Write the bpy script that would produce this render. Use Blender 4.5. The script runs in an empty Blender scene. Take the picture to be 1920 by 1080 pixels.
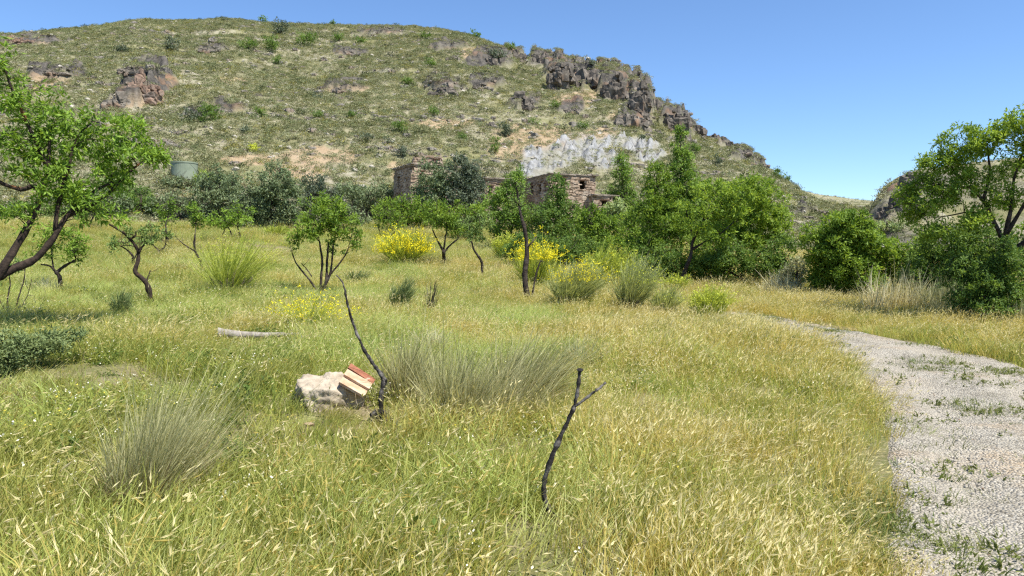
import bpy, math, random
import numpy as np

# ------------------------------------------------------------------ camera, sky, sun, exposure
SC = bpy.context.scene
COL = SC.collection
F = 1371.0                      # focal length in photo pixels (1920 wide)
PITCH = math.atan(65.0 / F)     # camera looks slightly down
CAMZ = 1.7
cam_d = bpy.data.cameras.new('camera'); cam = bpy.data.objects.new('camera', cam_d); COL.objects.link(cam)
cam.location = (0, 0, CAMZ); cam.rotation_euler = (math.pi / 2 - PITCH, 0, 0)
cam_d.sensor_width = 36; cam_d.lens = 36 * F / 1920.0
cam_d.clip_start = 0.05; cam_d.clip_end = 12000
SC.camera = cam

SUN_EL = math.radians(59); SUN_AZ = math.radians(128)     # azimuth clockwise from +Y (view direction)
w = bpy.data.worlds.new('World'); SC.world = w; w.use_nodes = True
nt = w.node_tree; nt.nodes.clear()
sky = nt.nodes.new('ShaderNodeTexSky'); sky.sky_type = 'NISHITA'; sky.sun_disc = False
sky.sun_elevation = SUN_EL; sky.sun_rotation = SUN_AZ
sky.altitude = 900; sky.air_density = 1.0; sky.dust_density = 0.0; sky.ozone_density = 8.0
bg = nt.nodes.new('ShaderNodeBackground'); bg.inputs['Strength'].default_value = 0.106
wo = nt.nodes.new('ShaderNodeOutputWorld')
nt.links.new(sky.outputs[0], bg.inputs[0]); nt.links.new(bg.outputs[0], wo.inputs[0])
sl = bpy.data.lights.new('sun', 'SUN'); sl.energy = 4.6; sl.angle = math.radians(0.53); sl.color = (1.0, 0.955, 0.88)
so = bpy.data.objects.new('sun', sl); COL.objects.link(so)
sd = (math.sin(SUN_AZ) * math.cos(SUN_EL), math.cos(SUN_AZ) * math.cos(SUN_EL), math.sin(SUN_EL))
from mathutils import Vector, Matrix
so.rotation_euler = Vector(sd).to_track_quat('Z', 'Y').to_euler(); so.location = (60, -30, 90)
vs = SC.view_settings; SC.display_settings.display_device = 'sRGB'
vs.view_transform = 'Standard'; vs.look = 'None'; vs.gamma = 1.0; vs.exposure = 0.92; vs.use_curve_mapping = False
SC.render.engine = 'CYCLES'
cy = SC.cycles
cy.max_bounces = 5; cy.diffuse_bounces = 3; cy.glossy_bounces = 2; cy.transmission_bounces = 4; cy.transparent_max_bounces = 6
cy.use_denoising = False
cy.sample_clamp_indirect = 4.0
cy.pixel_filter_type = 'BLACKMAN_HARRIS'; cy.filter_width = 1.3

# ------------------------------------------------------------------ numeric helpers
R0 = np.random.default_rng(7)
def hashn(ix, iy, seed):
    h = (ix.astype(np.int64) * 374761393 + iy.astype(np.int64) * 668265263 + seed * 2246822519) & 0xffffffff
    h = ((h ^ (h >> 13)) * 1274126177) & 0xffffffff
    h = (h ^ (h >> 16)) & 0xffffffff
    return h / 2147483647.5 - 1.0
def vnoise(x, y, seed=0):
    ix = np.floor(x); iy = np.floor(y); fx = x - ix; fy = y - iy
    fx = fx * fx * fx * (fx * (fx * 6 - 15) + 10); fy = fy * fy * fy * (fy * (fy * 6 - 15) + 10)
    a = hashn(ix, iy, seed); b = hashn(ix + 1, iy, seed); c = hashn(ix, iy + 1, seed); d = hashn(ix + 1, iy + 1, seed)
    return (a * (1 - fx) + b * fx) * (1 - fy) + (c * (1 - fx) + d * fx) * fy
def fbm(x, y, seed=0, octv=4, gain=0.5):
    s = 0.0; a = 1.0; t = 0.0
    for o in range(octv):
        s = s + a * vnoise(x * 2 ** o + 13.7 * o, y * 2 ** o - 7.1 * o, seed + o); t += a; a *= gain
    return s / t
def sstep(a, b, x):
    t = np.clip((x - a) / (b - a), 0, 1); return t * t * (3 - 2 * t)
def px2az(px): return np.arctan2((np.asarray(px, float) - 960) / F, 1.0)
def elev_tan(px, py):        # tan of elevation above horizontal, per unit of horizontal distance
    cx = (np.asarray(px, float) - 960) / F; cyy = -(np.asarray(py, float) - 540) / F
    yy = math.cos(PITCH) + cyy * math.sin(PITCH); zz = -math.sin(PITCH) + cyy * math.cos(PITCH)
    return zz / np.hypot(cx, yy)
def tab(pts):
    a = np.array(pts, float); return px2az(a[:, 0]), a[:, 1]
def project(x, y, z):
    dy = np.maximum(y, .01); dz = z - CAMZ
    cz = dy * math.cos(PITCH) - dz * math.sin(PITCH); cu = dy * math.sin(PITCH) + dz * math.cos(PITCH)
    return 960 + F * x / cz, 540 - F * cu / cz

# ------------------------------------------------------------------ the lie of the land
W_AZ, W_V = tab([(-400, 1.0), (800, 1.0), (1100, .9), (1300, .62), (1500, .42), (1800, .34), (2400, .3)])
sky_pts = [(-900, 150), (-400, 110), (-100, 84), (30, 70), (100, 62), (200, 50), (260, 42), (340, 44), (430, 37), (500, 43), (640, 46),
           (780, 48), (830, 55), (880, 66), (960, 97), (1000, 112), (1060, 124), (1140, 140), (1190, 158), (1220, 182), (1245, 204),
           (1280, 220), (1310, 242), (1370, 270), (1420, 306), (1450, 324), (1490, 353), (1530, 388), (1600, 408), (1640, 420), (1700, 435), (1800, 470), (2000, 520)]
SK_AZ = px2az([p[0] for p in sky_pts]); SK_T = np.array([elev_tan(*p) for p in sky_pts])
RR_AZ, RR_V = tab([(-900, 320), (0, 330), (430, 330), (800, 300), (1000, 255), (1300, 225), (1500, 205), (1700, 200), (2000, 200)])
RB_AZ, RB_V = tab([(-900, 90), (300, 92), (1100, 96), (1400, 88), (1800, 85)])
r_pts = [(1560, 470), (1610, 420), (1635, 384), (1655, 352), (1690, 328), (1720, 318), (1760, 314), (1850, 304), (1950, 292), (2200, 250), (2700, 230), (3600, 240)]
RS_AZ = px2az([p[0] for p in r_pts]); RS_T = np.array([elev_tan(*p) for p in r_pts])
f_pts = [(1100, 420), (1300, 380), (1430, 352), (1490, 355), (1530, 363), (1560, 367), (1600, 372), (1640, 375), (1700, 371), (1800, 366), (2000, 350), (2600, 330)]
FS_AZ = px2az([p[0] for p in f_pts]); FS_T = np.array([elev_tan(*p) for p in f_pts])

def h_near(x, y):
    r = np.hypot(x, y); az = np.arctan2(x, y)
    wv = np.interp(az, W_AZ, W_V)
    z = 0.0011 * np.minimum(r, 58) ** 2 * wv + 0.03 * np.clip(r - 58, 0, 50) * wv
    k = np.clip(r / 5, 0, 1)
    z = z + k * (0.09 * fbm(x / 3.1, y / 3.1, 3, 3) + 0.16 * np.clip(r / 20, 0, 1) * fbm(x / 9.0, y / 9.0, 5, 2))
    z = z + 0.22 * np.exp(-(((x + 5.6) / 2.4) ** 2 + ((y - 9.3) / 1.8) ** 2))
    return z
MARL = [(1010, 300, 34, 30), (1050, 290, 42, 28), (1100, 272, 50, 22), (1165, 268, 55, 16), (1215, 285, 32, 22), (985, 318, 16, 16), (1130, 300, 45, 16)]
ORNG = [(1010, 258, 90, 26), (960, 285, 45, 18), (1120, 250, 40, 12), (745, 320, 22, 22), (830, 232, 60, 9), (470, 300, 55, 12), (600, 292, 70, 20), (560, 320, 60, 18),
        (285, 165, 45, 30), (240, 190, 35, 14), (90, 150, 40, 25), (60, 78, 60, 8), (440, 150, 30, 6), (890, 100, 40, 12), (650, 165, 50, 10), (410, 345, 60, 10), (1080, 185, 50, 14), (1180, 215, 40, 14)]
CRAG = [(1232, 202, 22, 14), (1300, 240, 22, 10), (1362, 268, 22, 8), (1425, 308, 20, 7), (960, 100, 34, 8), (1020, 112, 30, 18), (1055, 138, 36, 26), (1105, 150, 46, 24), (1155, 162, 40, 34), (1200, 186, 30, 40), (1190, 224, 44, 12), (1265, 222, 32, 24), (1290, 245, 26, 14), (1335, 252, 30, 9), (1395, 293, 28, 9), (920, 115, 50, 14), (845, 90, 40, 8), (830, 165, 46, 14), (985, 193, 34, 14), (275, 165, 55, 28), (235, 188, 34, 15), (110, 138, 60, 12), (60, 78, 70, 6), (400, 92, 34, 8), (650, 166, 46, 9), (655, 98, 36, 7), (430, 205, 36, 9), (910, 160, 36, 8), (1070, 205, 30, 9), (380, 215, 46, 8), (720, 60, 60, 5), (1500, 398, 34, 5)]
def blob(px, py, lst, seed, amp=False):
    m = np.zeros_like(px); n = 0.45 * fbm(px / 22.0, py / 14.0, seed, 4)
    for (cx, cyy, rx, ry) in lst:
        d = np.hypot((px - cx) / rx, (py - cyy) / ry) + n
        m = np.maximum(m, (1 - sstep(.72, 1.1, d)) * (min(1.25, .28 + ry / 30) if amp else 1))
    return m
def h_hill(x, y, detail=True, masks=False):
    r = np.hypot(x, y); az = np.arctan2(x, y)
    rr = np.interp(az, RR_AZ, RR_V); rb = np.interp(az, RB_AZ, RB_V); wv = np.interp(az, W_AZ, W_V)
    zb = wv * (0.0011 * 58 ** 2 + 0.03 * (np.clip(rb, 58, 108) - 58)) - 0.1
    zr = CAMZ + np.interp(az, SK_AZ, SK_T) * rr
    t = (r - rb) / (rr - rb); tc = np.clip(t, 0, 1)
    g = tc * (1.12 - 0.12 * tc)
    z = zb + (zr - zb) * g
    z = z - np.maximum(r - rr, 0) * 0.22 + np.minimum(r - rb, 0) * .8
    m = sstep(0.0, .25, tc) * (1 - .75 * sstep(.86, 1.0, tc))
    gx = x + 8 * fbm(x / 40, y / 40, 21, 2); gy = y + 8 * fbm(x / 40, y / 40, 22, 2)
    z = z + m * (3.6 * fbm(gx / 55, gy / 70, 11, 3) + 1.2 * fbm(gx / 14, gy / 14, 12, 3))
    z = z + sstep(.0, .05, tc) * .35 * fbm(x / 3.5, y / 3.5, 13, 3)
    # stepped ledges of rock in the slope
    led = fbm(x / 26, y / 26, 15, 3)
    q = (z + 3.0 * led) / 6.5; fr = q - np.floor(q)
    lm = m * sstep(.12, .4, fbm(x / 30, y / 22, 16, 3)) 
    z = z + lm * 1.5 * (sstep(.42, .58, fr) - fr)
    if detail:
        p, q2 = project(x, y, z)
        ck = blob(p, q2, CRAG, 35, True)
        if masks: mrock = blob(p, q2, CRAG, 35)
        rid = 1 - np.abs(vnoise(x / 9.5, y / 9.5 + z / 11, 45)) * 2; rid2 = 1 - np.abs(vnoise(x / 4.1 + 5, y / 4.1 - z / 5, 46)) * 2
        up = 2.6 * rid + 1.5 * rid2 + 1.2 * fbm(x / 2.2, y / 2.2, 47, 3); stp = 1.7
        up = stp * (np.floor(up / stp) + sstep(.3, .55, up / stp - np.floor(up / stp)))
        z = z + ck * (up + .9)
        mk = blob(p, q2, MARL, 31) * (.45 + .55 * sstep(-.3, .15, fbm(p / 16, q2 / 12, 36, 4)))
        p = p + .22 * (q2 - 280) + 5 * vnoise(p / 30, q2 / 18, 43)
        tri = 1 - np.abs(vnoise(p / 13.0, q2 / 75, 41)) * 2; tri2 = 1 - np.abs(vnoise(p / 5.2, q2 / 28, 42)) * 2
        z = z + mk * mk * (1.1 * tri + .75 * tri2 + .6 * fbm(p / 5, q2 / 5, 44, 3) - .2)
    if masks: return z, mrock, mk
    return z
def h_right(x, y):
    r = np.hypot(x, y); az = np.arctan2(x, y)
    rr = 170.0; rb = 84.0
    zb = 2.2; zr = CAMZ + np.interp(az, RS_AZ, RS_T) * rr
    t = (r - rb) / (rr - rb); tc = np.clip(t, 0, 1)
    z = zb + (zr - zb) * tc * (1.25 - .25 * tc) - np.maximum(r - rr, 0) * .2 + np.minimum(r - rb, 0) * .8
    m = sstep(0, .2, tc) * (1 - .6 * sstep(.85, 1, tc))
    z = z + m * (2.2 * fbm(x / 16, y / 18, 51, 4) + 2.2 * (.5 - np.abs(fbm(x / 7, y / 7, 52, 4)) * 2))
    return np.where(az < px2az(1540), -20.0, z)
def h_far(x, y):
    r = np.hypot(x, y); az = np.arctan2(x, y)
    rr = 760.0; rb = 330.0
    zr = CAMZ + np.interp(az, FS_AZ, FS_T) * rr
    t = (r - rb) / (rr - rb); tc = np.clip(t, 0, 1)
    z = 6 + (zr - 6) * tc - np.maximum(r - rr, 0) * .15 + np.minimum(r - rb, 0) * .5
    return z + sstep(0, .2, tc) * (1 - .8 * sstep(.85, 1, tc)) * 6 * fbm(x / 80, y / 80, 61, 4)
def H(x, y):
    x = np.asarray(x, float); y = np.asarray(y, float)
    az = np.arctan2(x, y)
    hh = np.where((az > px2az(-1000)) & (az < px2az(1900)), h_hill(x, y), -20)
    return np.maximum(np.maximum(h_near(x, y), hh), h_right(x, y))
RS = np.geomspace(2.0, 420, 9000)
def hit(px, py):
    """where the line through that point of the photograph meets the land"""
    az = float(px2az(px)); s, c = math.sin(az), math.cos(az)
    # horizontal distance along azimuth
    xs, ys = RS * s, RS * c
    zz = CAMZ + float(elev_tan(px, py)) * RS
    h = H(xs, ys); k = np.nonzero(h >= zz)[0]
    if len(k) == 0:
        r = float(np.interp(az, RR_AZ, RR_V)) * .985
        if px > 1660: r = 168.0
        return np.array([r * s, r * c, float(H(r * s, r * c))])
    i = k[0]
    return np.array([xs[i], ys[i], h[i]])
def ground(x, y): return float(H(np.array([x]), np.array([y]))[0])

# ------------------------------------------------------------------ mesh and object helpers
class MB:
    def __init__(s): s.V = []; s.Q = []; s.T = []; s.n = 0; s.mi = []
    def add(s, V, Q, tint=None, mi=0):
        V = np.asarray(V, float).reshape(-1, 3); Q = np.asarray(Q, np.int64).reshape(-1, 4)
        s.V.append(V); s.Q.append(Q + s.n); s.n += len(V)
        s.T.append(np.full(len(V), .5) if tint is None else np.broadcast_to(np.asarray(tint, float), (len(V),)))
        s.mi.append(np.full(len(Q), mi, np.int32))
        return s
    def mesh(s, name, mats, smooth=False, attrs=None):
        V = np.concatenate(s.V); Q = np.concatenate(s.Q); T = np.concatenate(s.T); mi = np.concatenate(s.mi)
        return quad_mesh(name, V, Q, mats, dict(tint=T, **(attrs or {})), smooth, mi)
def quad_mesh(name, V, Q, mats, attrs=None, smooth=False, mi=None):
    me = bpy.data.meshes.new(name)
    me.vertices.add(len(V)); me.vertices.foreach_set('co', np.ascontiguousarray(V, np.float32).ravel())
    Q = np.asarray(Q)
    tri = Q[:, 2] == Q[:, 3]
    cnt = np.where(tri, 3, 4); st = np.concatenate([[0], np.cumsum(cnt)[:-1]])
    if tri.any():
        keep = np.ones(Q.shape, bool); keep[tri, 3] = False; loops = Q[keep]
    else: loops = Q.ravel()
    me.loops.add(len(loops)); me.loops.foreach_set('vertex_index', loops.astype(np.int32))
    me.polygons.add(len(Q)); me.polygons.foreach_set('loop_start', st.astype(np.int32)); me.polygons.foreach_set('loop_total', cnt.astype(np.int32))
    me.polygons.foreach_set('use_smooth', np.full(len(Q), bool(smooth)))
    for m in (mats if isinstance(mats, (list, tuple)) else [mats]): me.materials.append(m)
    if mi is not None: me.polygons.foreach_set('material_index', mi)
    for k, a in (attrs or {}).items():
        at = me.attributes.new(k, 'FLOAT', 'POINT'); at.data.foreach_set('value', np.ascontiguousarray(a, np.float32))
    me.update(calc_edges=True); me.validate()
    return me
def obj(name, me, parent=None, loc=None):
    o = bpy.data.objects.new(name, me); COL.objects.link(o)
    if parent is not None: o.parent = parent
    if loc is not None: o.location = loc
    return o
def tag(o, label=None, cat=None, group=None, kind=None):
    if label: o['label'] = label
    if cat: o['category'] = cat
    if group: o['group'] = group
    if kind: o['kind'] = kind
    return o
def root(name, loc, label, cat, group=None, rz=0):
    o = obj(name, None, None, loc); o.rotation_euler = (0, 0, rz); o.empty_display_size = .2
    return tag(o, label, cat, group)

def ribbons(B, D, C, wid, tint, nseg=3, rng=R0, taper=.12):
    """curved tapering blades: base B, direction D, bend C"""
    n = len(B); t = np.linspace(0, 1, nseg + 1)
    P = B[:, None, :] + D[:, None, :] * t[None, :, None] + C[:, None, :] * (t ** 2)[None, :, None]
    a = rng.uniform(0, 2 * np.pi, n); Wd = np.stack([np.cos(a), np.sin(a), np.zeros(n)], 1)
    wv = (np.asarray(wid) * np.ones(n))[:, None] * (1 - (1 - taper) * t[None, :] ** 1.6)
    L = P - Wd[:, None, :] * wv[:, :, None] * .5; Rr = P + Wd[:, None, :] * wv[:, :, None] * .5
    V = np.stack([L, Rr], 2).reshape(n, -1, 3)
    m = 2 * (nseg + 1); k = np.arange(nseg) * 2
    q = np.stack([k, k + 1, k + 3, k + 2], 1)
    Q = (np.arange(n)[:, None, None] * m + q[None]).reshape(-1, 4)
    return V.reshape(-1, 3), Q, np.repeat(tint, m), P[:, -1]
def leaves(P, Ln, Wd, rng, tint, up=0.25, out=None, nb=.75):
    n = len(P)
    d = rng.normal(size=(n, 3)); d[:, 2] += up
    if out is not None: d += out
    d /= np.linalg.norm(d, axis=1, keepdims=True) + 1e-9
    s = np.cross(d, rng.normal(size=(n, 3)) + np.array([.25, -.1, 1.]) * nb * 1.6); s /= np.linalg.norm(s, axis=1, keepdims=True) + 1e-9
    Ln = (np.asarray(Ln) * np.ones(n))[:, None]; Wd = (np.asarray(Wd) * np.ones(n))[:, None]
    nn = np.cross(d, s)
    a = P; b = P + d * Ln * .45 - s * Wd * .5 + nn * Wd * .12; c = P + d * Ln; e = P + d * Ln * .45 + s * Wd * .5 + nn * Wd * .12
    V = np.stack([a, b, c, e], 1).reshape(-1, 3)
    Q = np.arange(n * 4).reshape(-1, 4)
    return V, Q, np.repeat(tint, 4)
def tube(pts, rad, sides=6, cap=True):
    pts = np.asarray(pts, float); rad = np.asarray(rad, float) * np.ones(len(pts))
    T = np.gradient(pts, axis=0); T /= np.linalg.norm(T, axis=1, keepdims=True) + 1e-9
    ref = np.array([0.31, 0.9, 0.12]);
    if abs(T[0] @ ref) > .9: ref = np.array([1., 0, 0])
    A = np.cross(T, ref); A /= np.linalg.norm(A, axis=1, keepdims=True) + 1e-9; B = np.cross(T, A)
    a = np.arange(sides) * 2 * np.pi / sides
    V = pts[:, None] + rad[:, None, None] * (np.cos(a)[None, :, None] * A[:, None] + np.sin(a)[None, :, None] * B[:, None])
    n = len(pts); Q = []
    for i in range(n - 1):
        for j in range(sides):
            k = (j + 1) % sides; Q.append((i * sides + j, i * sides + k, (i + 1) * sides + k, (i + 1) * sides + j))
    V = V.reshape(-1, 3)
    if cap:
        V = np.vstack([V, pts[0], pts[-1]])
        for j in range(sides):
            k = (j + 1) % sides
            Q.append((len(V) - 2, k, j, j)); Q.append((len(V) - 1, (n - 1) * sides + j, (n - 1) * sides + k, (n - 1) * sides + k))
    return V, np.array(Q)
def smooth_path(pts, k=4):
    """Catmull-Rom through points"""
    p = np.asarray(pts, float)
    if len(p) < 3:
        t = np.linspace(0, 1, k + 1)[:, None]; return p[0] * (1 - t) + p[1] * t
    q = np.vstack([2 * p[0] - p[1], p, 2 * p[-1] - p[-2]]); out = []
    for i in range(1, len(q) - 2):
        for t in np.arange(k) / k:
            out.append(.5 * ((2 * q[i]) + (-q[i - 1] + q[i + 1]) * t + (2 * q[i - 1] - 5 * q[i] + 4 * q[i + 1] - q[i + 2]) * t * t + (-q[i - 1] + 3 * q[i] - 3 * q[i + 1] + q[i + 2]) * t ** 3))
    out.append(p[-1]); return np.array(out)
def box(c, s, R=None):
    h = np.array(s) / 2.; V = np.array([(x, y, z) for z in (-1, 1) for y in (-1, 1) for x in (-1, 1)], float) * h
    if R is not None: V = V @ np.array(R).T
    Q = [(0, 2, 3, 1), (4, 5, 7, 6), (0, 1, 5, 4), (2, 6, 7, 3), (0, 4, 6, 2), (1, 3, 7, 5)]
    return V + np.array(c), np.array(Q)

# ------------------------------------------------------------------ materials
def new_mat(name):
    m = bpy.data.materials.new(name); m.use_nodes = True; t = m.node_tree; t.nodes.clear()
    return m, t, t.nodes.new('ShaderNodeOutputMaterial')
def N(t, kind, **kw):
    n = t.nodes.new(kind)
    for k, v in kw.items():
        if hasattr(n, k) and not k.startswith('i_'): setattr(n, k, v)
        else: n.inputs[k[2:].replace('_', ' ')].default_value = v
    return n
def rgba(c): return (c[0], c[1], c[2], 1)
def mixc(t, fac, a, b):
    n = t.nodes.new('ShaderNodeMix'); n.data_type = 'RGBA'
    for s, v in ((0, fac), (6, a), (7, b)):
        if hasattr(v, 'is_output'): t.links.new(v, n.inputs[s])
        else: n.inputs[s].default_value = v if s == 0 else rgba(v)
    return n.outputs[2]
def ramp(t, src, a, b):
    n = t.nodes.new('ShaderNodeMapRange'); n.inputs[1].default_value = a; n.inputs[2].default_value = b
    t.links.new(src, n.inputs[0]); return n.outputs[0]
def noise(t, scale, detail=4, rough=.55, vec=None):
    n = t.nodes.new('ShaderNodeTexNoise'); n.inputs['Scale'].default_value = scale; n.inputs['Detail'].default_value = detail; n.inputs['Roughness'].default_value = rough
    if vec is not None: t.links.new(vec, n.inputs['Vector'])
    return n.outputs[0]
def attr(t, name):
    n = t.nodes.new('ShaderNodeAttribute'); n.attribute_name = name; return n.outputs['Fac']
def leaf_mat(name, c1, c2, trans=.35, rough=.55, spec=.2, c3=None, K=1.75):
    c1, c2 = [tuple(x * K for x in c) for c in (c1, c2)]; c3 = tuple(x * K for x in c3) if c3 else None
    m, t, out = new_mat(name)
    col = mixc(t, attr(t, 'tint'), c1, c2)
    if c3 is not None:
        oi = t.nodes.new('ShaderNodeObjectInfo')
        col = mixc(t, ramp(t, oi.outputs['Random'], .2, 1.0), col, c3)
    p = N(t, 'ShaderNodeBsdfPrincipled', i_Roughness=rough); p.inputs['Specular IOR Level'].default_value = spec
    tr = t.nodes.new('ShaderNodeBsdfTranslucent'); mx = t.nodes.new('ShaderNodeMixShader'); mx.inputs[0].default_value = trans
    t.links.new(col, p.inputs['Base Color'])
    tcol = t.nodes.new('ShaderNodeMix'); tcol.data_type = 'RGBA'; tcol.blend_type = 'MULTIPLY'; tcol.inputs[0].default_value = 1; tcol.inputs[7].default_value = (1.3, 1.2, .7, 1); t.links.new(col, tcol.inputs[6]); t.links.new(tcol.outputs[2], tr.inputs[0])
    t.links.new(p.outputs[0], mx.inputs[1]); t.links.new(tr.outputs[0], mx.inputs[2]); t.links.new(mx.outputs[0], out.inputs[0])
    return m
def rough_mat(name, c1, c2, scale, bump=.3, c3=None, s3=1.0, lo=.35, hi=.65, rough=.92, spec=.2, dist=.02, thr3=(.52, .66)):
    m, t, out = new_mat(name)
    tc = t.nodes.new('ShaderNodeTexCoord').outputs['Object']
    nz = noise(t, scale, 6, .62, tc)
    col = mixc(t, ramp(t, nz, lo, hi), c1, c2)
    if c3 is not None: col = mixc(t, ramp(t, noise(t, s3, 4, .6, tc), *thr3), col, c3)
    p = N(t, 'ShaderNodeBsdfPrincipled', i_Roughness=rough); p.inputs['Specular IOR Level'].default_value = spec
    t.links.new(col, p.inputs['Base Color'])
    if bump:
        b = t.nodes.new('ShaderNodeBump'); b.inputs['Strength'].default_value = bump; b.inputs['Distance'].default_value = dist
        t.links.new(noise(t, scale * 2.3, 6, .65, tc), b.inputs['Height']); t.links.new(b.outputs[0], p.inputs['Normal'])
    t.links.new(p.outputs[0], out.inputs[0]); return m

M = {}
M['bark'] = rough_mat('bark_dark', (.018, .013, .010), (.06, .045, .035), 14, .9, (.09, .075, .06), 5, dist=.02)
M['bark_warm'] = rough_mat('bark_warm', (.018, .013, .010), (.06, .042, .031), 12, .8, (.20, .085, .035), 2.6, dist=.02, thr3=(.60, .68))
M['dead_wood'] = rough_mat('dead_wood', (.20, .175, .145), (.38, .345, .295), 9, .8, (.16, .14, .12), 4, dist=.02)
M['burnt'] = rough_mat('charred_wood', (.012, .010, .009), (.045, .04, .036), 22, .8, (.20, .18, .16), 7, dist=.01, thr3=(.5, .62))
M['rock'] = rough_mat('grey_rock', (.09, .077, .062), (.25, .218, .175), .8, .6, (.27, .16, .095), .16, dist=.15, thr3=(.56, .68))
M['rock_dark'] = rough_mat('dark_rock', (.06, .051, .043), (.20, .172, .138), .9, .6, (.22, .145, .09), .13, dist=.15, thr3=(.60, .70))
M['rock_pale'] = rough_mat('pale_rock', (.13, .115, .095), (.30, .27, .225), .9, .9, (.33, .25, .18), .3, dist=.3)
M['rock_red'] = rough_mat('red_rock', (.21, .135, .095), (.33, .24, .18), .6, .8, (.15, .13, .11), .3, dist=.3)
M['boulder'] = rough_mat('pale_boulder', (.29, .235, .165), (.48, .41, .31), 6, .8, (.16, .13, .09), 3.2, dist=.03, thr3=(.58, .68))
M['stone'] = rough_mat('field_stone', (.25, .17, .11), (.42, .30, .21), 7, .6, dist=.02)
M['brick'] = rough_mat('clay_brick', (.42, .25, .15), (.52, .36, .24), 14, .35, (.58, .46, .34), 5, dist=.006)
M['brick_red'] = rough_mat('red_clay_brick', (.22, .085, .05), (.33, .14, .085), 14, .35, dist=.006)
M['mortar'] = rough_mat('earth_mortar', (.20, .145, .10), (.30, .225, .155), 2.5, .5, dist=.05)
M['walling'] = rough_mat('house_stone', (.22, .155, .105), (.42, .325, .235), 1.1, .5, (.48, .40, .31), .8, dist=.05)
M['slab'] = rough_mat('roof_slab', (.17, .14, .11), (.34, .29, .235), 1.3, .5, dist=.05)
M['wood'] = rough_mat('old_wood', (.07, .04, .025), (.13, .08, .05), 4, .4, dist=.02)
M['tank'] = rough_mat('green_tank_paint', (.19, .225, .155), (.24, .275, .195), 1.2, .1, rough=.6, spec=.35, dist=.01)
M['gravel'] = rough_mat('gravel_stone', (.26, .235, .185), (.48, .44, .365), 3, .2, dist=.01)

# ------------------------------------------------------------------ ground, path and hills
def pnpoly(x, y, poly):
    ins = np.zeros(len(x), bool); n = len(poly)
    for i in range(n):
        x1, y1 = poly[i]; x2, y2 = poly[i - 1]
        c = ((y1 > y) != (y2 > y)); 
        with np.errstate(divide='ignore', invalid='ignore'):
            ins ^= c & (x < (x2 - x1) * (y - y1) / (y2 - y1 + 1e-12) + x1)
    return ins
def polydist(x, y, line):
    d = np.full(len(x), 1e9)
    for (ax, ay), (bx, by) in zip(line[:-1], line[1:]):
        vx, vy = bx - ax, by - ay; L = vx * vx + vy * vy + 1e-9
        t = np.clip(((x - ax) * vx + (y - ay) * vy) / L, 0, 1)
        d = np.minimum(d, np.hypot(x - ax - t * vx, y - ay - t * vy))
    return d
Lp = [(1225, 581), (1300, 588), (1370, 601), (1450, 617), (1540, 650), (1620, 702), (1662, 770), (1680, 850), (1688, 960), (1690, 1080)]
Rp = [(1235, 577), (1310, 581), (1400, 589), (1500, 603), (1650, 632), (1800, 660), (1920, 690), (2030, 745), (2160, 850), (2330, 1080)]
LE = [hit(*p)[:2] for p in Lp] + [np.array((2.05, 2.4)), np.array((1.9, 0.)), np.array((1.6, -6.)), np.array((1.3, -25.))]
RE = [hit(*p)[:2] for p in Rp] + [np.array((4.6, 2.2)), np.array((4.5, -0.5)), np.array((4.2, -6.)), np.array((4.0, -25.))]
LE = smooth_path(np.array(LE), 8); RE = smooth_path(np.array(RE), 8)
PATH_POLY = np.vstack([LE, RE[::-1]])
def path_d(x, y):
    """signed distance into the path (positive inside)"""
    x = np.asarray(x, float); y = np.asarray(y, float)
    near = (x > -3) & (x < 30) & (y < 32) & (y > -27)
    out = np.full(x.shape, -9.0)
    if near.any():
        xs, ys = x[near], y[near]
        d = np.minimum(polydist(xs, ys, LE), polydist(xs, ys, RE))
        out[near] = np.where(pnpoly(xs, ys, PATH_POLY), d, -d)
    return out

def grid_quads(nr, nc, wrap=False):
    i = np.arange(nr - 1)[:, None]; j = np.arange(nc if wrap else nc - 1)[None, :]; k = (j + 1) % nc
    return np.stack([i * nc + j, (i + 1) * nc + j, (i + 1) * nc + k, i * nc + k], -1).reshape(-1, 4)

def soil_mat():
    m, t, out = new_mat('meadow_soil')
    geo = t.nodes.new('ShaderNodeNewGeometry').outputs['Position']
    a = mixc(t, ramp(t, noise(t, 1.1, 6, .6, geo), .35, .65), (.13, .10, .06), (.26, .205, .125))
    a = mixc(t, ramp(t, noise(t, .45, 5, .6, geo), .42, .6), a, (.11, .125, .035))
    a = mixc(t, ramp(t, noise(t, 22, 4, .7, geo), .5, .75), a, (.34, .29, .17))
    p = N(t, 'ShaderNodeBsdfPrincipled', i_Roughness=.95); p.inputs['Specular IOR Level'].default_value = .15
    b = t.nodes.new('ShaderNodeBump'); b.inputs['Strength'].default_value = .7; b.inputs['Distance'].default_value = .04
    t.links.new(noise(t, 14, 6, .7, geo), b.inputs['Height']); t.links.new(b.outputs[0], p.inputs['Normal'])
    t.links.new(a, p.inputs['Base Color']); t.links.new(p.outputs[0], out.inputs[0]); return m
M['soil'] = soil_mat()
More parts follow.
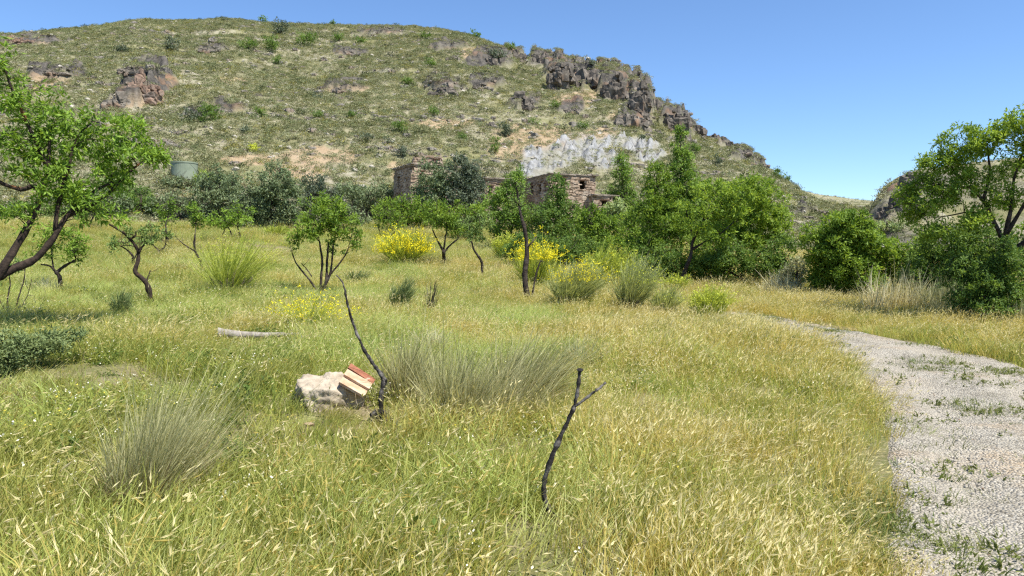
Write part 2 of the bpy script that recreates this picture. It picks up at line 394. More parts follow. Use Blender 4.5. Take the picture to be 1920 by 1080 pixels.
def path_mat():
    m, t, out = new_mat('gravel_path')
    geo = t.nodes.new('ShaderNodeNewGeometry').outputs['Position']
    v = t.nodes.new('ShaderNodeTexVoronoi'); v.inputs['Scale'].default_value = 52; t.links.new(geo, v.inputs['Vector'])
    a = mixc(t, ramp(t, noise(t, 2.2, 6, .65, geo), .35, .65), (.27, .24, .18), (.445, .405, .325))
    a = mixc(t, ramp(t, noise(t, .8, 4, .6, geo), .5, .66), a, (.42, .33, .22))
    sep = t.nodes.new('ShaderNodeSeparateColor'); t.links.new(v.outputs['Color'], sep.inputs[0])
    a = mixc(t, ramp(t, sep.outputs[0], .45, 1.2), a, (.55, .51, .425))
    a = mixc(t, ramp(t, sep.outputs[1], .66, 1.0), a, (.12, .105, .08))
    rf = t.nodes.new('ShaderNodeMath'); rf.operation = 'MULTIPLY'; rf.inputs[1].default_value = .8; t.links.new(attr(t, 'rut'), rf.inputs[0])
    a = mixc(t, rf.outputs[0], a, (.47, .42, .33))
    p = N(t, 'ShaderNodeBsdfPrincipled', i_Roughness=.95); p.inputs['Specular IOR Level'].default_value = .15
    b = t.nodes.new('ShaderNodeBump'); b.inputs['Strength'].default_value = .8; b.inputs['Distance'].default_value = .035
    mm = t.nodes.new('ShaderNodeMath'); mm.operation = 'SUBTRACT'; t.links.new(noise(t, 30, 5, .7, geo), mm.inputs[0]); t.links.new(v.outputs['Distance'], mm.inputs[1])
    t.links.new(mm.outputs[0], b.inputs['Height']); t.links.new(b.outputs[0], p.inputs['Normal'])
    t.links.new(a, p.inputs['Base Color']); t.links.new(p.outputs[0], out.inputs[0]); return m
M['path'] = path_mat()
def hill_mat():
    m, t, out = new_mat('hillside')
    geo = t.nodes.new('ShaderNodeNewGeometry').outputs['Position']
    a = mixc(t, ramp(t, noise(t, .35, 7, .68, geo), .38, .62), (.23, .205, .135), (.35, .32, .235))
    a = mixc(t, ramp(t, noise(t, .09, 6, .62, geo), .42, .62), a, (.21, .20, .095))
    a = mixc(t, ramp(t, noise(t, 1.6, 5, .7, geo), .52, .66), a, (.135, .15, .055))
    a = mixc(t, ramp(t, noise(t, .9, 6, .7, geo), .60, .70), a, (.43, .39, .33))
    om = mixc(t, ramp(t, noise(t, .5, 6, .7, geo), .35, .7), (.36, .245, .15), (.42, .32, .21))
    a = mixc(t, attr(t, 'orange'), a, om)
    rk = mixc(t, ramp(t, noise(t, .45, 7, .72, geo), .38, .64), (.038, .036, .033), (.15, .135, .115))
    rk = mixc(t, ramp(t, noise(t, .12, 4, .6, geo), .55, .68), rk, (.24, .15, .095))
    rm = t.nodes.new('ShaderNodeMath'); rm.operation = 'MULTIPLY'; t.links.new(attr(t, 'rocky'), rm.inputs[0]); t.links.new(ramp(t, noise(t, .28, 6, .72, geo), .26, .40), rm.inputs[1])
    a = mixc(t, rm.outputs[0], a, rk)
    mm = mixc(t, ramp(t, noise(t, .8, 6, .7, geo), .35, .68), (.18, .18, .175), (.38, .385, .38))
    a = mixc(t, attr(t, 'marl'), a, mm)
    p = N(t, 'ShaderNodeBsdfPrincipled', i_Roughness=.96); p.inputs['Specular IOR Level'].default_value = .12
    b = t.nodes.new('ShaderNodeBump'); b.inputs['Strength'].default_value = .8; b.inputs['Distance'].default_value = .5
    t.links.new(noise(t, 1.4, 7, .7, geo), b.inputs['Height']); t.links.new(b.outputs[0], p.inputs['Normal'])
    t.links.new(a, p.inputs['Base Color']); t.links.new(p.outputs[0], out.inputs[0]); return m
M['hill'] = hill_mat()

def polar(azs, rs):
    A, R = np.meshgrid(azs, rs); return (R * np.sin(A)), (R * np.cos(A))
# ground sheet
azs = np.radians(np.concatenate([np.arange(-180, -44, 4), np.arange(-44, 44.1, .35), np.arange(48, 180, 4)]))
rs = np.concatenate([np.geomspace(.25, 112, 230), np.geomspace(125, 6000, 22)])
X, Y = polar(azs, rs); Z = h_near(X, Y)
pd = path_d(X.ravel(), Y.ravel()).reshape(X.shape)
Z = Z - .05 * sstep(.0, .25, pd); Z = Z - sstep(110, 200, np.hypot(X, Y)) * 1.5
V = np.stack([X, Y, Z], -1).reshape(-1, 3); Q = grid_quads(len(rs), len(azs), True)
V = np.vstack([V, [0, 0, 0]]); c = len(V) - 1; j = np.arange(len(azs))
Q = np.vstack([Q, np.stack([np.full(len(azs), c), j, (j + 1) % len(azs), (j + 1) % len(azs)], 1)])
Q = Q[:, ::-1] if False else Q
g = obj('ground', quad_mesh('ground', V, Q, M['soil'], None, True)); tag(g, 'sloping meadow ground under the wild grass', kind='structure')
# path
nu, nv = 90, 420
def resample(l, n):
    s = np.concatenate([[0], np.cumsum(np.hypot(*np.diff(l, axis=0).T))]); q = np.linspace(0, s[-1], n) ** 1.0
    return np.stack([np.interp(q, s, l[:, 0]), np.interp(q, s, l[:, 1])], 1)
la, ra = resample(LE, nv), resample(RE, nv); u = np.linspace(-.06, 1.06, nu)
PX = la[:, None] * (1 - u)[None, :, None] + ra[:, None] * u[None, :, None]
X, Y = PX[..., 0], PX[..., 1]
e = np.minimum(u + .06, 1.06 - u)[None, :]
Z = h_near(X, Y) + .012 - .07 * (1 - sstep(0, .1, e)) + .02 * fbm(X * 3, Y * 3, 71, 3) - .018 * (np.exp(-((u - .27) / .1) ** 2) + np.exp(-((u - .75) / .1) ** 2))[None, :] + .02
um = u[None, :] + .05 * vnoise(X / 2.5, Y / 2.5, 72); RUT = np.clip(np.exp(-((um - .27) / .11) ** 2) + np.exp(-((um - .74) / .11) ** 2), 0, 1) * (.6 + .4 * fbm(X, Y, 73, 3))
V = np.stack([X, Y, Z], -1).reshape(-1, 3)
p = obj('gravel_path', quad_mesh('gravel_path', V, grid_quads(nv, nu), M['path'], dict(rut=RUT.ravel()), True)); tag(p, 'pale gravel track curving away through the meadow', kind='structure')
# hill
azs = np.linspace(px2az(-560), px2az(1790), 640); 
rs = np.concatenate([np.geomspace(78, 340, 400), np.linspace(344, 430, 16)])
X, Y = polar(azs, rs); Z, MR, MK_ = h_hill(X, Y, True, True)
P_, Q_ = project(X, Y, Z)
V = np.stack([X, Y, Z], -1).reshape(-1, 3)
me = quad_mesh('hill', V, grid_quads(len(rs), len(azs)), M['hill'], dict(rocky=MR.ravel(), orange=blob(P_, Q_, ORNG, 33).ravel() * .75, marl=MK_.ravel()), True)
tag(obj('hill', me), 'broad scrub covered hill with rocky ledges and pale eroded gullies', kind='structure')
# rocky hill on the right
azs = np.linspace(px2az(1545), px2az(2900), 260); rs = np.geomspace(76, 260, 170)
X, Y = polar(azs, rs); Z = h_right(X, Y); V = np.stack([X, Y, Z], -1).reshape(-1, 3); zz = np.zeros(len(V)); rk_ = np.clip(.25 + 1.3 * fbm(V[:, 0] / 13, V[:, 1] / 13, 53, 4), 0, 1) * (1 - .7 * sstep(float(px2az(1720)), float(px2az(1850)), np.arctan2(V[:, 0], V[:, 1])))
tag(obj('rocky_hill', quad_mesh('rocky_hill', V, grid_quads(len(rs), len(azs)), M['hill'], dict(orange=zz, marl=zz, rocky=rk_), True)), 'steep rocky hill flank beyond the tall tree', kind='structure')
# far plateau
azs = np.linspace(px2az(900), px2az(2700), 220); rs = np.geomspace(300, 1100, 90)
X, Y = polar(azs, rs); Z = h_far(X, Y); V = np.stack([X, Y, Z], -1).reshape(-1, 3); zz = np.zeros(len(V))
tag(obj('far_plateau', quad_mesh('far_plateau', V, grid_quads(len(rs), len(azs)), M['hill'], dict(orange=zz, marl=zz, rocky=zz), True)), 'distant flat plateau seen through the gap between hills', kind='structure')

# ------------------------------------------------------------------ plant materials
M['almond'] = leaf_mat('almond_leaf', (.055, .10, .013), (.165, .25, .036), .42)
M['almond_dull'] = leaf_mat('dull_almond_leaf', (.06, .10, .025), (.15, .21, .06), .38)
M['olive'] = leaf_mat('grey_green_leaf', (.05, .075, .032), (.14, .17, .085), .2)
M['dark'] = leaf_mat('dark_green_leaf', (.04, .08, .016), (.11, .165, .035), .4)
M['bluegreen'] = leaf_mat('dusky_leaf', (.035, .05, .03), (.10, .12, .075), .2)
M['bright'] = leaf_mat('bright_green_leaf', (.065, .115, .014), (.195, .265, .038), .42)
M['fresh'] = leaf_mat('fresh_green_leaf', (.05, .095, .012), (.15, .215, .03), .40)
M['pale'] = leaf_mat('pale_green_leaf', (.11, .15, .055), (.22, .27, .11), .35)
M['feather'] = leaf_mat('feathery_leaf', (.06, .11, .018), (.15, .22, .045), .40)
M['broom'] = leaf_mat('broom_stem', (.13, .165, .03), (.31, .345, .075), .35, spec=.05, rough=.7)
M['broom_grey'] = leaf_mat('grey_broom_stem', (.14, .165, .065), (.31, .33, .15), .35, spec=.05, rough=.7)
M['broom_base'] = leaf_mat('broom_wood', (.03, .027, .016), (.065, .055, .032), .05)
M['yellow'] = leaf_mat('yellow_flower', (.40, .36, .008), (.52, .45, .02), .35)
M['yellowgreen'] = leaf_mat('yellow_green_flower', (.22, .26, .025), (.34, .36, .045), .35)
M['esparto'] = leaf_mat('esparto_blade', (.135, .14, .055), (.40, .385, .215), .4, spec=.05, rough=.7, K=1.45)
M['bleached'] = leaf_mat('bleached_stalk', (.26, .245, .15), (.46, .43, .30), .3, spec=.05, rough=.7)
M['greyscrub'] = leaf_mat('grey_scrub', (.13, .14, .075), (.28, .28, .17), .3, spec=.05, rough=.7)
M['thatch'] = leaf_mat('dead_thatch', (.09, .07, .04), (.22, .175, .10), .15, spec=.05)
M['rosemary'] = leaf_mat('small_dark_shrub', (.06, .085, .03), (.13, .16, .06), .2)

# ------------------------------------------------------------------ scattered stuff (uncountable)
def proto(name, me):
    return bpy.data.objects.new(name, me)
def scatter(name, label, pts, rot, scl, idx, protos):
    me = bpy.data.meshes.new(name); me.vertices.add(len(pts)); me.vertices.foreach_set('co', np.ascontiguousarray(pts, np.float32).ravel())
    a = me.attributes.new('rot', 'FLOAT_VECTOR', 'POINT'); a.data.foreach_set('vector', np.ascontiguousarray(rot, np.float32).ravel())
    a = me.attributes.new('scl', 'FLOAT', 'POINT'); a.data.foreach_set('value', np.ascontiguousarray(scl, np.float32))
    a = me.attributes.new('idx', 'INT', 'POINT'); a.data.foreach_set('value', np.ascontiguousarray(idx, np.int32))
    o = obj(name, me); tag(o, label, kind='stuff')
    ng = bpy.data.node_groups.new(name, 'GeometryNodeTree')
    ng.interface.new_socket('Geometry', in_out='INPUT', socket_type='NodeSocketGeometry'); ng.interface.new_socket('Geometry', in_out='OUTPUT', socket_type='NodeSocketGeometry')
    gi = ng.nodes.new('NodeGroupInput'); go = ng.nodes.new('NodeGroupOutput'); jn = ng.nodes.new('GeometryNodeJoinGeometry')
    def na(nm, tp):
        n = ng.nodes.new('GeometryNodeInputNamedAttribute'); n.data_type = tp; n.inputs['Name'].default_value = nm; return n.outputs['Attribute']
    ix, rt, sc_ = na('idx', 'INT'), na('rot', 'FLOAT_VECTOR'), na('scl', 'FLOAT')
    for k, pr in enumerate(protos):
        oi = ng.nodes.new('GeometryNodeObjectInfo'); oi.inputs['Object'].default_value = pr; oi.inputs['As Instance'].default_value = True
        cp = ng.nodes.new('FunctionNodeCompare'); cp.data_type = 'INT'; cp.operation = 'EQUAL'; ng.links.new(ix, cp.inputs[2]); cp.inputs[3].default_value = k
        ip = ng.nodes.new('GeometryNodeInstanceOnPoints')
        ng.links.new(gi.outputs[0], ip.inputs['Points']); ng.links.new(cp.outputs[0], ip.inputs['Selection']); ng.links.new(oi.outputs['Geometry'], ip.inputs['Instance'])
        ng.links.new(rt, ip.inputs['Rotation']); ng.links.new(sc_, ip.inputs['Scale']); ng.links.new(ip.outputs[0], jn.inputs[0])
    ng.links.new(jn.outputs[0], go.inputs[0])
    md = o.modifiers.new('scatter', 'NODES'); md.node_group = ng
    return o

def grass_proto(name, mat, n, h, spread, wid, lean, seed, hmat=None, heads=0, head_len=.07, head_w=.008, awn=0, droop=.25, dots=0, dotmat=None, dot=.012):
    rg = np.random.default_rng(seed); mb = MB()
    rad = spread * np.sqrt(rg.uniform(0, 1, n)); a = rg.uniform(0, 2 * np.pi, n)
    B = np.stack([rad * np.cos(a), rad * np.sin(a), np.full(n, -.02)], 1)
    hh = h * rg.uniform(.45, 1.1, n)
    D = np.stack([rg.normal(0, .22, n) * hh + .25 * B[:, 0], rg.normal(0, .22, n) * hh + .25 * B[:, 1], hh], 1); D[:, 0] += lean * hh * .5
    C = np.stack([lean * hh * .7 + rg.normal(0, .12, n) * hh, rg.normal(0, .15, n) * hh, -droop * hh * rg.uniform(.2, 1.4, n)], 1)
    tint = rg.uniform(0, 1, n)
    v, q, t, tip = ribbons(B, D, C, wid * rg.uniform(.7, 1.3, n), tint, 3, rg); mb.add(v, q, t)
    mats = [mat]
    if heads:
        k = rg.permutation(n)[:heads]; tp = tip[k]; dr = (D + 2 * C)[k]; dr /= np.linalg.norm(dr, axis=1, keepdims=True)
        dr += np.array([lean * .5, 0, -.25]) + rg.normal(0, .15, (heads, 3)); dr /= np.linalg.norm(dr, axis=1, keepdims=True)
        L = head_len * rg.uniform(.7, 1.25, heads)[:, None]
        s = np.cross(dr, rg.normal(size=(heads, 3))); s /= np.linalg.norm(s, axis=1, keepdims=True)
        for sgn in (0, 1):
            s2 = s if sgn == 0 else np.cross(dr, s)
            vv = np.stack([tp, tp + dr * L * .4 - s2 * head_w, tp + dr * L, tp + dr * L * .4 + s2 * head_w], 1).reshape(-1, 3)
            mb.add(vv, np.arange(heads * 4).reshape(-1, 4), np.repeat(rg.uniform(0, 1, heads), 4), 1)
        for _ in range(awn):
            d2 = dr + rg.normal(0, .2, dr.shape); d2[:, 2] += .1
            vv, qq, tt, _t = ribbons(tp + dr * L * rg.uniform(.1, .7, (heads, 1)), d2 * L * 1.3, np.zeros_like(d2), .0016, rg.uniform(.4, 1, heads), 1, rg); mb.add(vv, qq, tt, 1)
        mats.append(hmat)
    if dots:
        k = rg.permutation(n)[:dots]; tp = tip[k] + rg.normal(0, .01, (dots, 3))
        mi = len(mats); mats.append(dotmat)
        e1 = rg.normal(0, .35, (dots, 3)); e1[:, 0] += 1; e2 = rg.normal(0, .35, (dots, 3)); e2[:, 1] += 1
        d_ = dot * rg.uniform(.6, 1.2, (dots, 1))
        vv = np.stack([tp - e1 * d_, tp - e2 * d_, tp + e1 * d_, tp + e2 * d_], 1).reshape(-1, 3)
        mb.add(vv, np.arange(dots * 4).reshape(-1, 4), np.repeat(rg.uniform(0, 1, dots), 4), mi)
    return proto(name, mb.mesh(name, mats))

GK = dict(spec=.05, rough=.75, K=1.25)
G_green = leaf_mat('green_grass', (.125, .165, .03), (.28, .32, .075), .45, c3=(.27, .265, .08), **GK)
G_olive = leaf_mat('olive_grass', (.17, .205, .04), (.36, .39, .10), .45, c3=(.35, .33, .11), **GK)
G_gold = leaf_mat('golden_grass', (.30, .255, .07), (.56, .48, .175), .45, c3=(.46, .38, .12), **GK)
G_straw = leaf_mat('straw_head', (.46, .41, .20), (.64, .59, .36), .4, **GK)
G_pale = leaf_mat('pale_grass', (.24, .31, .075), (.44, .50, .17), .4, c3=(.40, .42, .16), **GK)
G_white = leaf_mat('white_daisy', (.52, .50, .36), (.66, .64, .52), .2, **GK)
G_yel = leaf_mat('small_yellow_flower', (.45, .38, .04), (.56, .48, .10), .2, **GK)
G_dark = leaf_mat('low_green_weed', (.06, .10, .022), (.13, .18, .045), .35, **GK)
SP = .30
G_weed = leaf_mat('track_weed', (.09, .115, .035), (.19, .21, .07), .35, **GK)
G_dry = leaf_mat('dead_stalk', (.42, .36, .19), (.66, .59, .38), .35, **GK)
G_brown = leaf_mat('brown_litter', (.16, .11, .055), (.32, .23, .12), .2, **GK)
def herb_proto(name, mat, n, h, lw, seed, dots=0, dotmat=None, dot=.01):
    """a leafy herb: many short stems with broad leaves, small flowers on top"""
    rg_ = np.random.default_rng(seed); mb = MB(); a = rg_.uniform(0, 6.28, n); rad = .26 * np.sqrt(rg_.uniform(0, 1, n))
    B = np.stack([rad * np.cos(a), rad * np.sin(a), np.full(n, -.02)], 1); hh = h * rg_.uniform(.4, 1.15, n)
    D = np.stack([rg_.normal(0, .25, n) * hh, rg_.normal(0, .25, n) * hh, hh], 1); C = rg_.normal(0, .12, (n, 3)) * h
    v, q, t, tip = ribbons(B, D, C, .004, rg_.uniform(0, .5, n), 2, rg_); mb.add(v, q, t)
    m = n * 7; k = rg_.integers(0, n, m); tt = rg_.uniform(.1, 1, m)[:, None]; P = B[k] + D[k] * tt + C[k] * tt ** 2
    v, q, t = leaves(P, lw * rg_.uniform(.6, 1.5, m), lw * .45, rg_, rg_.uniform(0, 1, m), .3, nb=.6); mb.add(v, q, t)
    mats = [mat]
    if dots:
        mats.append(dotmat); tp = tip[rg_.permutation(n)[:dots]] + np.array([0, 0, .005]); dots = len(tp)
        for q_ in range(2):
            v, q, t = leaves(tp + rg_.normal(0, .004, tp.shape), dot * 2, dot * 1.6, rg_, rg_.uniform(0, 1, dots), 0, nb=2.); mb.add(v, q, t, 1)
    return proto(name, mb.mesh(name, mats))
PR_green = [grass_proto('tuft_a', G_green, 110, .24, SP, .009, .2, 1), grass_proto('tuft_b', G_green, 105, .33, SP, .008, .35, 2, G_straw, 12, .045, .004), grass_proto('tuft_b2', G_green, 90, .20, SP, .010, .1, 22, droop=.5)]
PR_olive = [grass_proto('tuft_c', G_olive, 105, .36, SP, .008, .4, 3, G_straw, 14, .06, .004, 2), grass_proto('tuft_d', G_olive, 105, .28, SP, .0085, .2, 4, G_gold, 18, .07, .0045, 2), grass_proto('tuft_d2', G_olive, 90, .22, SP, .009, .1, 24, droop=.45)]
PR_gold = [grass_proto('tuft_e', G_gold, 90, .40, SP, .0065, .2, 5, G_straw, 34, .06, .005, 2), grass_proto('tuft_f', G_gold, 95, .33, SP, .007, .1, 6, G_straw, 36, .05, .0048, 2), grass_proto('tuft_f2', G_olive, 95, .36, SP, .007, .25, 16, G_straw, 30, .055, .0048, 2)]
PR_pale = [grass_proto('tuft_g', G_pale, 125, .28, SP, .006, .3, 7), grass_proto('tuft_h', G_pale, 110, .36, SP, .006, .4, 8, G_straw, 14, .045, .004)]
PR_flow = [herb_proto('tuft_i', G_green, 34, .20, .035, 9, 7, G_white, .008), herb_proto('tuft_j', G_olive, 34, .22, .03, 10, 8, G_yel, .008), grass_proto('tuft_j2', G_pale, 90, .22, SP, .006, .15, 19, dots=16, dotmat=G_white, dot=.007), herb_proto('tuft_j3', G_dark, 34, .17, .045, 29)]
PR_weed = [grass_proto('tuft_k', G_dark, 90, .07, .2, .007, .1, 11, droop=.5), grass_proto('tuft_l', G_weed, 70, .09, .2, .006, .2, 12, droop=.5), herb_proto('tuft_l2', G_weed, 16, .06, .03, 32)]
PR_dry = [grass_proto('tuft_m', G_dry, 14, .46, .22, .007, .55, 41, G_dry, 9, .09, .007, 3, droop=.45), grass_proto('tuft_n', G_dry, 10, .38, .2, .009, .3, 42, G_straw, 6, .08, .007, 2, droop=.6), grass_proto('tuft_o', G_brown, 60, .14, .28, .009, .1, 43, droop=.7)]

def band(r0, r1, dens, rg, az0=-.80, az1=.80):
    n = int((az1 - az0) / 2 * (r1 * r1 - r0 * r0) * dens)
    r = np.sqrt(rg.uniform(r0 * r0, r1 * r1, n)); a = rg.uniform(az0, az1, n)
    return r * np.sin(a), r * np.cos(a)
rg = np.random.default_rng(11)
xs, ys, ss = [], [], []
for r0, r1, de, sc_ in ((1.8, 6, 40, .95), (6, 12, 25, 1.0), (12, 22, 16, 1.05), (22, 40, 10, 1.15), (40, 66, 5.5, 1.35)):
    a, b = band(r0, r1, de, rg); xs.append(a); ys.append(b); ss.append(np.full(len(a), sc_))
gx, gy, gs = np.concatenate(xs), np.concatenate(ys), np.concatenate(ss)
pdv = path_d(gx, gy)
fr = hit(1575, 470)  # not used for layout of grass; keeps the sampling order fixed
keep = (pdv < .32 * fbm(gx * 1.4, gy * 1.4, 81, 4) + .05 * rg.normal(size=len(gx)) - .06)
patch = fbm(gx / 1.7, gy / 1.7, 82, 4)
keep &= rg.uniform(0, 1, len(gx)) < np.where(patch < -.34, .45, .95)
for (bx_, by_, rx_, ry_) in ((345, 725, .8, .5), (215, 690, .6, .4), (450, 690, .5, .4), (560, 470, 3., 2.), (900, 500, 1.2, 4.)):
    h_ = hit(bx_, by_); dd_ = np.hypot((gx - h_[0]) / rx_, (gy - h_[1]) / ry_) + .5 * fbm(gx * 1.2, gy * 1.2, 88, 3)
    keep &= rg.uniform(0, 1, len(gx)) < .4 + .6 * sstep(.6, 1.1, dd_)
# short turf close to the path edge
edge = sstep(-.9, -.05, pdv)
gx, gy, gs, edge = gx[keep], gy[keep], gs[keep], edge[keep]
gz = h_near(gx, gy); gpx, gpy = project(gx, gy, gz); gr = np.hypot(gx, gy)
n1 = fbm(gx / 2.6, gy / 2.6, 83, 4); n2 = fbm(gx / 5.5 + 9, gy / 5.5, 84, 3); n3 = fbm(gx / 1.3, gy / 1.3 + 4, 85, 3)
goldw = np.interp(gpx, [0, 500, 900, 1150, 1650, 2000], [.06, .10, .26, .68, .72, .6]) + .85 * n1
goldw = np.where(gr < 5.5, goldw * .8, goldw) + .25 * fbm(gx * 1.1, gy * 1.1, 89, 3)
palew = .14 + .6 * n2 + np.where((gpx < 1050) & (gr > 10), .24, 0)
flow = np.where((gpx < 560) & (gr > 6) & (gr < 22), .42, .16) + .6 * n3
olv = .45 + .6 * fbm(gx / 3.3 + 3, gy / 3.3, 86, 3)
u = rg.uniform(0, 1, len(gx))
typ = np.where(u < flow * .6, 4, np.where(goldw + .5 * rg.uniform(-1, 1, len(gx)) > .5, 2, np.where(palew + .4 * rg.uniform(-1, 1, len(gx)) > .42, 3, np.where(olv + .5 * rg.uniform(-1, 1, len(gx)) > .42, 1, 0))))
hvar = (.86 + .5 * (fbm(gx / 2.1, gy / 2.1, 87, 3) + .5)) * (1 - .2 * edge) * rg.uniform(.75, 1.2, len(gx)) * gs
for (bx_, by_, rx_, ry_, f_) in ((708, 812, .22, .45, .42), (630, 792, .5, .45, .5), (1042, 990, .16, .22, .5), (470, 646, .95, .5, .5), (574, 806, .15, .2, .5), (60, 700, 1.2, .5, .6), (600, 575, .5, .5, .6), (282, 590, .3, .5, .6), (110, 568, .3, .5, .6), (992, 580, .4, .6, .6)):
    h_ = hit(bx_, by_); hvar = hvar * (1 - (1 - f_) * (1 - sstep(.6, 1.3, np.hypot((gx - h_[0]) / rx_, (gy - h_[1]) / ry_))))
rot = np.stack([rg.normal(0, .08, len(gx)), rg.normal(.05, .12, len(gx)), np.where(rg.uniform(0, 1, len(gx)) < .45, rg.uniform(-3.1, 3.1, len(gx)), rg.normal(0, .7, len(gx)))], 1)
P3 = np.stack([gx, gy, gz - .01], 1)
for k, (nm, lb, prs) in enumerate((('green_grass', 'fresh green meadow grass in loose patches', PR_green), ('olive_grass', 'yellow green grass bending in the wind', PR_olive),
        ('wild_barley', 'golden dry wild barley with bristly heads', PR_gold), ('pale_grass', 'fine pale grey green grass', PR_pale), ('wildflowers', 'low herbs dotted with tiny white and yellow flowers', PR_flow))):
    s = typ == k
    scatter(nm, lb, P3[s], rot[s], hvar[s], rg.integers(0, len(prs), s.sum()), prs)
s = rg.uniform(0, 1, len(gx)) < np.where(n1 > .05, .13, .05)
scatter('dry_stalks', 'pale dead grass stalks and brown litter among the green grass', P3[s] + rg.normal(0, .1, (s.sum(), 3)) * np.array([1, 1, 0]), rot[s], (gs * rg.uniform(.7, 1.25, len(gx)) * (1 - .3 * edge))[s], rg.choice(3, s.sum(), p=[.36, .34, .30]), PR_dry)
# weeds and stones on the track
a, b = band(2.0, 24, 60, rg, -.1, .85); d = path_d(a, b)
wn = fbm(a / .9, b / .9, 91, 4)
s = (d > .0) & ((wn > .14 + .28 * sstep(.1, .6, d) * (np.abs(d - 1.25) > .35)) | (rg.uniform(0, 1, len(a)) < .06))
h_ = hit(1690, 1010); ea = h_[0] + rg.normal(0, .22, 70); eb = h_[1] + rg.normal(0, .5, 70); h_ = hit(1860, 770); ea = np.append(ea, h_[0] + rg.normal(0, .3, 40)); eb = np.append(eb, h_[1] + rg.normal(0, .25, 40))
h_ = hit(1765, 695); ea = np.append(ea, h_[0] + rg.normal(0, .35, 40)); eb = np.append(eb, h_[1] + rg.normal(0, .4, 40))
a, b = np.append(a[s], ea), np.append(b[s], eb)
scatter('path_weeds', 'low weeds growing in tufts on the gravel track', np.stack([a, b, h_near(a, b) + .01], 1), np.stack([rg.normal(0, .1, len(a)), rg.normal(0, .1, len(a)), rg.uniform(0, 6.28, len(a))], 1), rg.uniform(.6, 1.3, len(a)), rg.integers(0, 3, len(a)), PR_weed)
def rock_mesh(name, seed, mats, sub=3, planes=16, noise_a=.12, sx=1, sy=1, sz=1, flat=.0, smooth=False, center=(0, 0, 0), mb=None):
    rg_ = np.random.default_rng(seed)
    n = 4 * 2 ** (sub - 1)
    th = np.linspace(0, np.pi, n + 1); ph = np.linspace(0, 2 * np.pi, 2 * n, endpoint=False)
    T, Ph = np.meshgrid(th, ph, indexing='ij')
    D = np.stack([np.sin(T) * np.cos(Ph), np.sin(T) * np.sin(Ph), np.cos(T)], -1).reshape(-1, 3)
    nr = rg_.normal(size=(planes, 3)); ds = rg_.uniform(.72, 1.05, planes)
    if planes >= 12:
        ax = np.vstack([np.eye(3), -np.eye(3)]); th_ = rg_.uniform(0, 3.1); c0, s0 = math.cos(th_), math.sin(th_)
        ax = ax @ np.array([[c0, -s0, 0], [s0, c0, 0], [0, 0, 1]]) + rg_.normal(0, .16, (6, 3)); nr[:6] = ax; ds[:6] = rg_.uniform(.55, .78, 6)
    nr /= np.linalg.norm(nr, axis=1, keepdims=True)
    dt = D @ nr.T; rr = np.where(dt > .05, ds[None] / np.maximum(dt, .05), 9).min(1); rr = np.minimum(rr, 1.25)
    rr *= 1 + noise_a * (fbm(D[:, 0] * 2.5 + seed, D[:, 1] * 2.5 + D[:, 2] * 3.1, seed, 4)) + noise_a * .5 * fbm(D[:, 0] * 9 + 2 * D[:, 2], D[:, 1] * 9 - 3 * D[:, 2], seed + 5, 3)
    V = D * rr[:, None] * np.array([sx, sy, sz]) + np.array(center)
    Q = grid_quads(n + 1, 2 * n, True)
    if mb is not None: mb.add(V, Q); return None
    return quad_mesh(name, V, Q, mats, None, smooth)
PB = [proto('pebble_a', rock_mesh('pebble_a', 3, M['gravel'], 1, 9, .05, 1, .8, .6)), proto('pebble_b', rock_mesh('pebble_b', 5, M['gravel'], 1, 8, .05, .8, 1, .5)), proto('pebble_c', rock_mesh('pebble_c', 8, M['stone'], 1, 8, .05, .8, 1, .6))]
xs, ys, ss = [], [], []
for r0, r1, de, s0, s1 in ((2.2, 6, 520, .004, .011), (6, 11, 240, .006, .014), (11, 22, 60, .010, .02), (2.2, 11, 7, .016, .03)):
    a, b = band(r0, r1, de, rg, -.05, .85); k = path_d(a, b) > .02; a, b = a[k], b[k]
    xs.append(a); ys.append(b); ss.append(rg.uniform(s0, s1, len(a)))
a, b, s = np.concatenate(xs), np.concatenate(ys), np.concatenate(ss)
scatter('track_gravel', 'loose pale pebbles strewn over the track', np.stack([a, b, h_near(a, b) + .012], 1), rg.uniform(0, 6.28, (len(a), 3)), s, rg.choice(3, len(a), p=[.48, .47, .05]), PB)

def block(mb, c, sz, rng):
    """an angular broken block: a box with chipped corners, tilted and turned"""
    t = np.linspace(-1, 1, 3); G = []; idx = {}; Q = []
    def vid(p):
        kk = tuple(np.round(p, 3))
        if kk not in idx: idx[kk] = len(G); G.append(p)
        return idx[kk]
    for ax in range(3):
        for sg in (-1, 1):
            for a in range(2):
                for b in range(2):
                    q = []
                    for (da, db) in ((0, 0), (1, 0), (1, 1), (0, 1)):
                        p = [0, 0, 0]; p[ax] = sg; p[(ax + 1) % 3] = t[a + da]; p[(ax + 2) % 3] = t[b + db]; q.append(vid(p))
                    Q.append(q if sg > 0 else q[::-1])
    V = np.array(G, float); n = np.abs(V).sum(1); V *= np.where(n > 2.5, rng.uniform(.72, .98, len(V)), np.where(n > 1.5, rng.uniform(.85, 1.05, len(V)), rng.uniform(.92, 1.12, len(V))))[:, None]
    V += rng.normal(0, .07, V.shape); V = V * sz * .5
    a, b = rng.uniform(0, 3.14), rng.normal(0, .22); ca, sa, cb, sb = math.cos(a), math.sin(a), math.cos(b), math.sin(b)
    R = np.array([[ca, -sa, 0], [sa, ca, 0], [0, 0, 1]]) @ np.array([[1, 0, 0], [0, cb, -sb], [0, sb, cb]])
    mb.add(V @ R.T + c, np.array(Q))
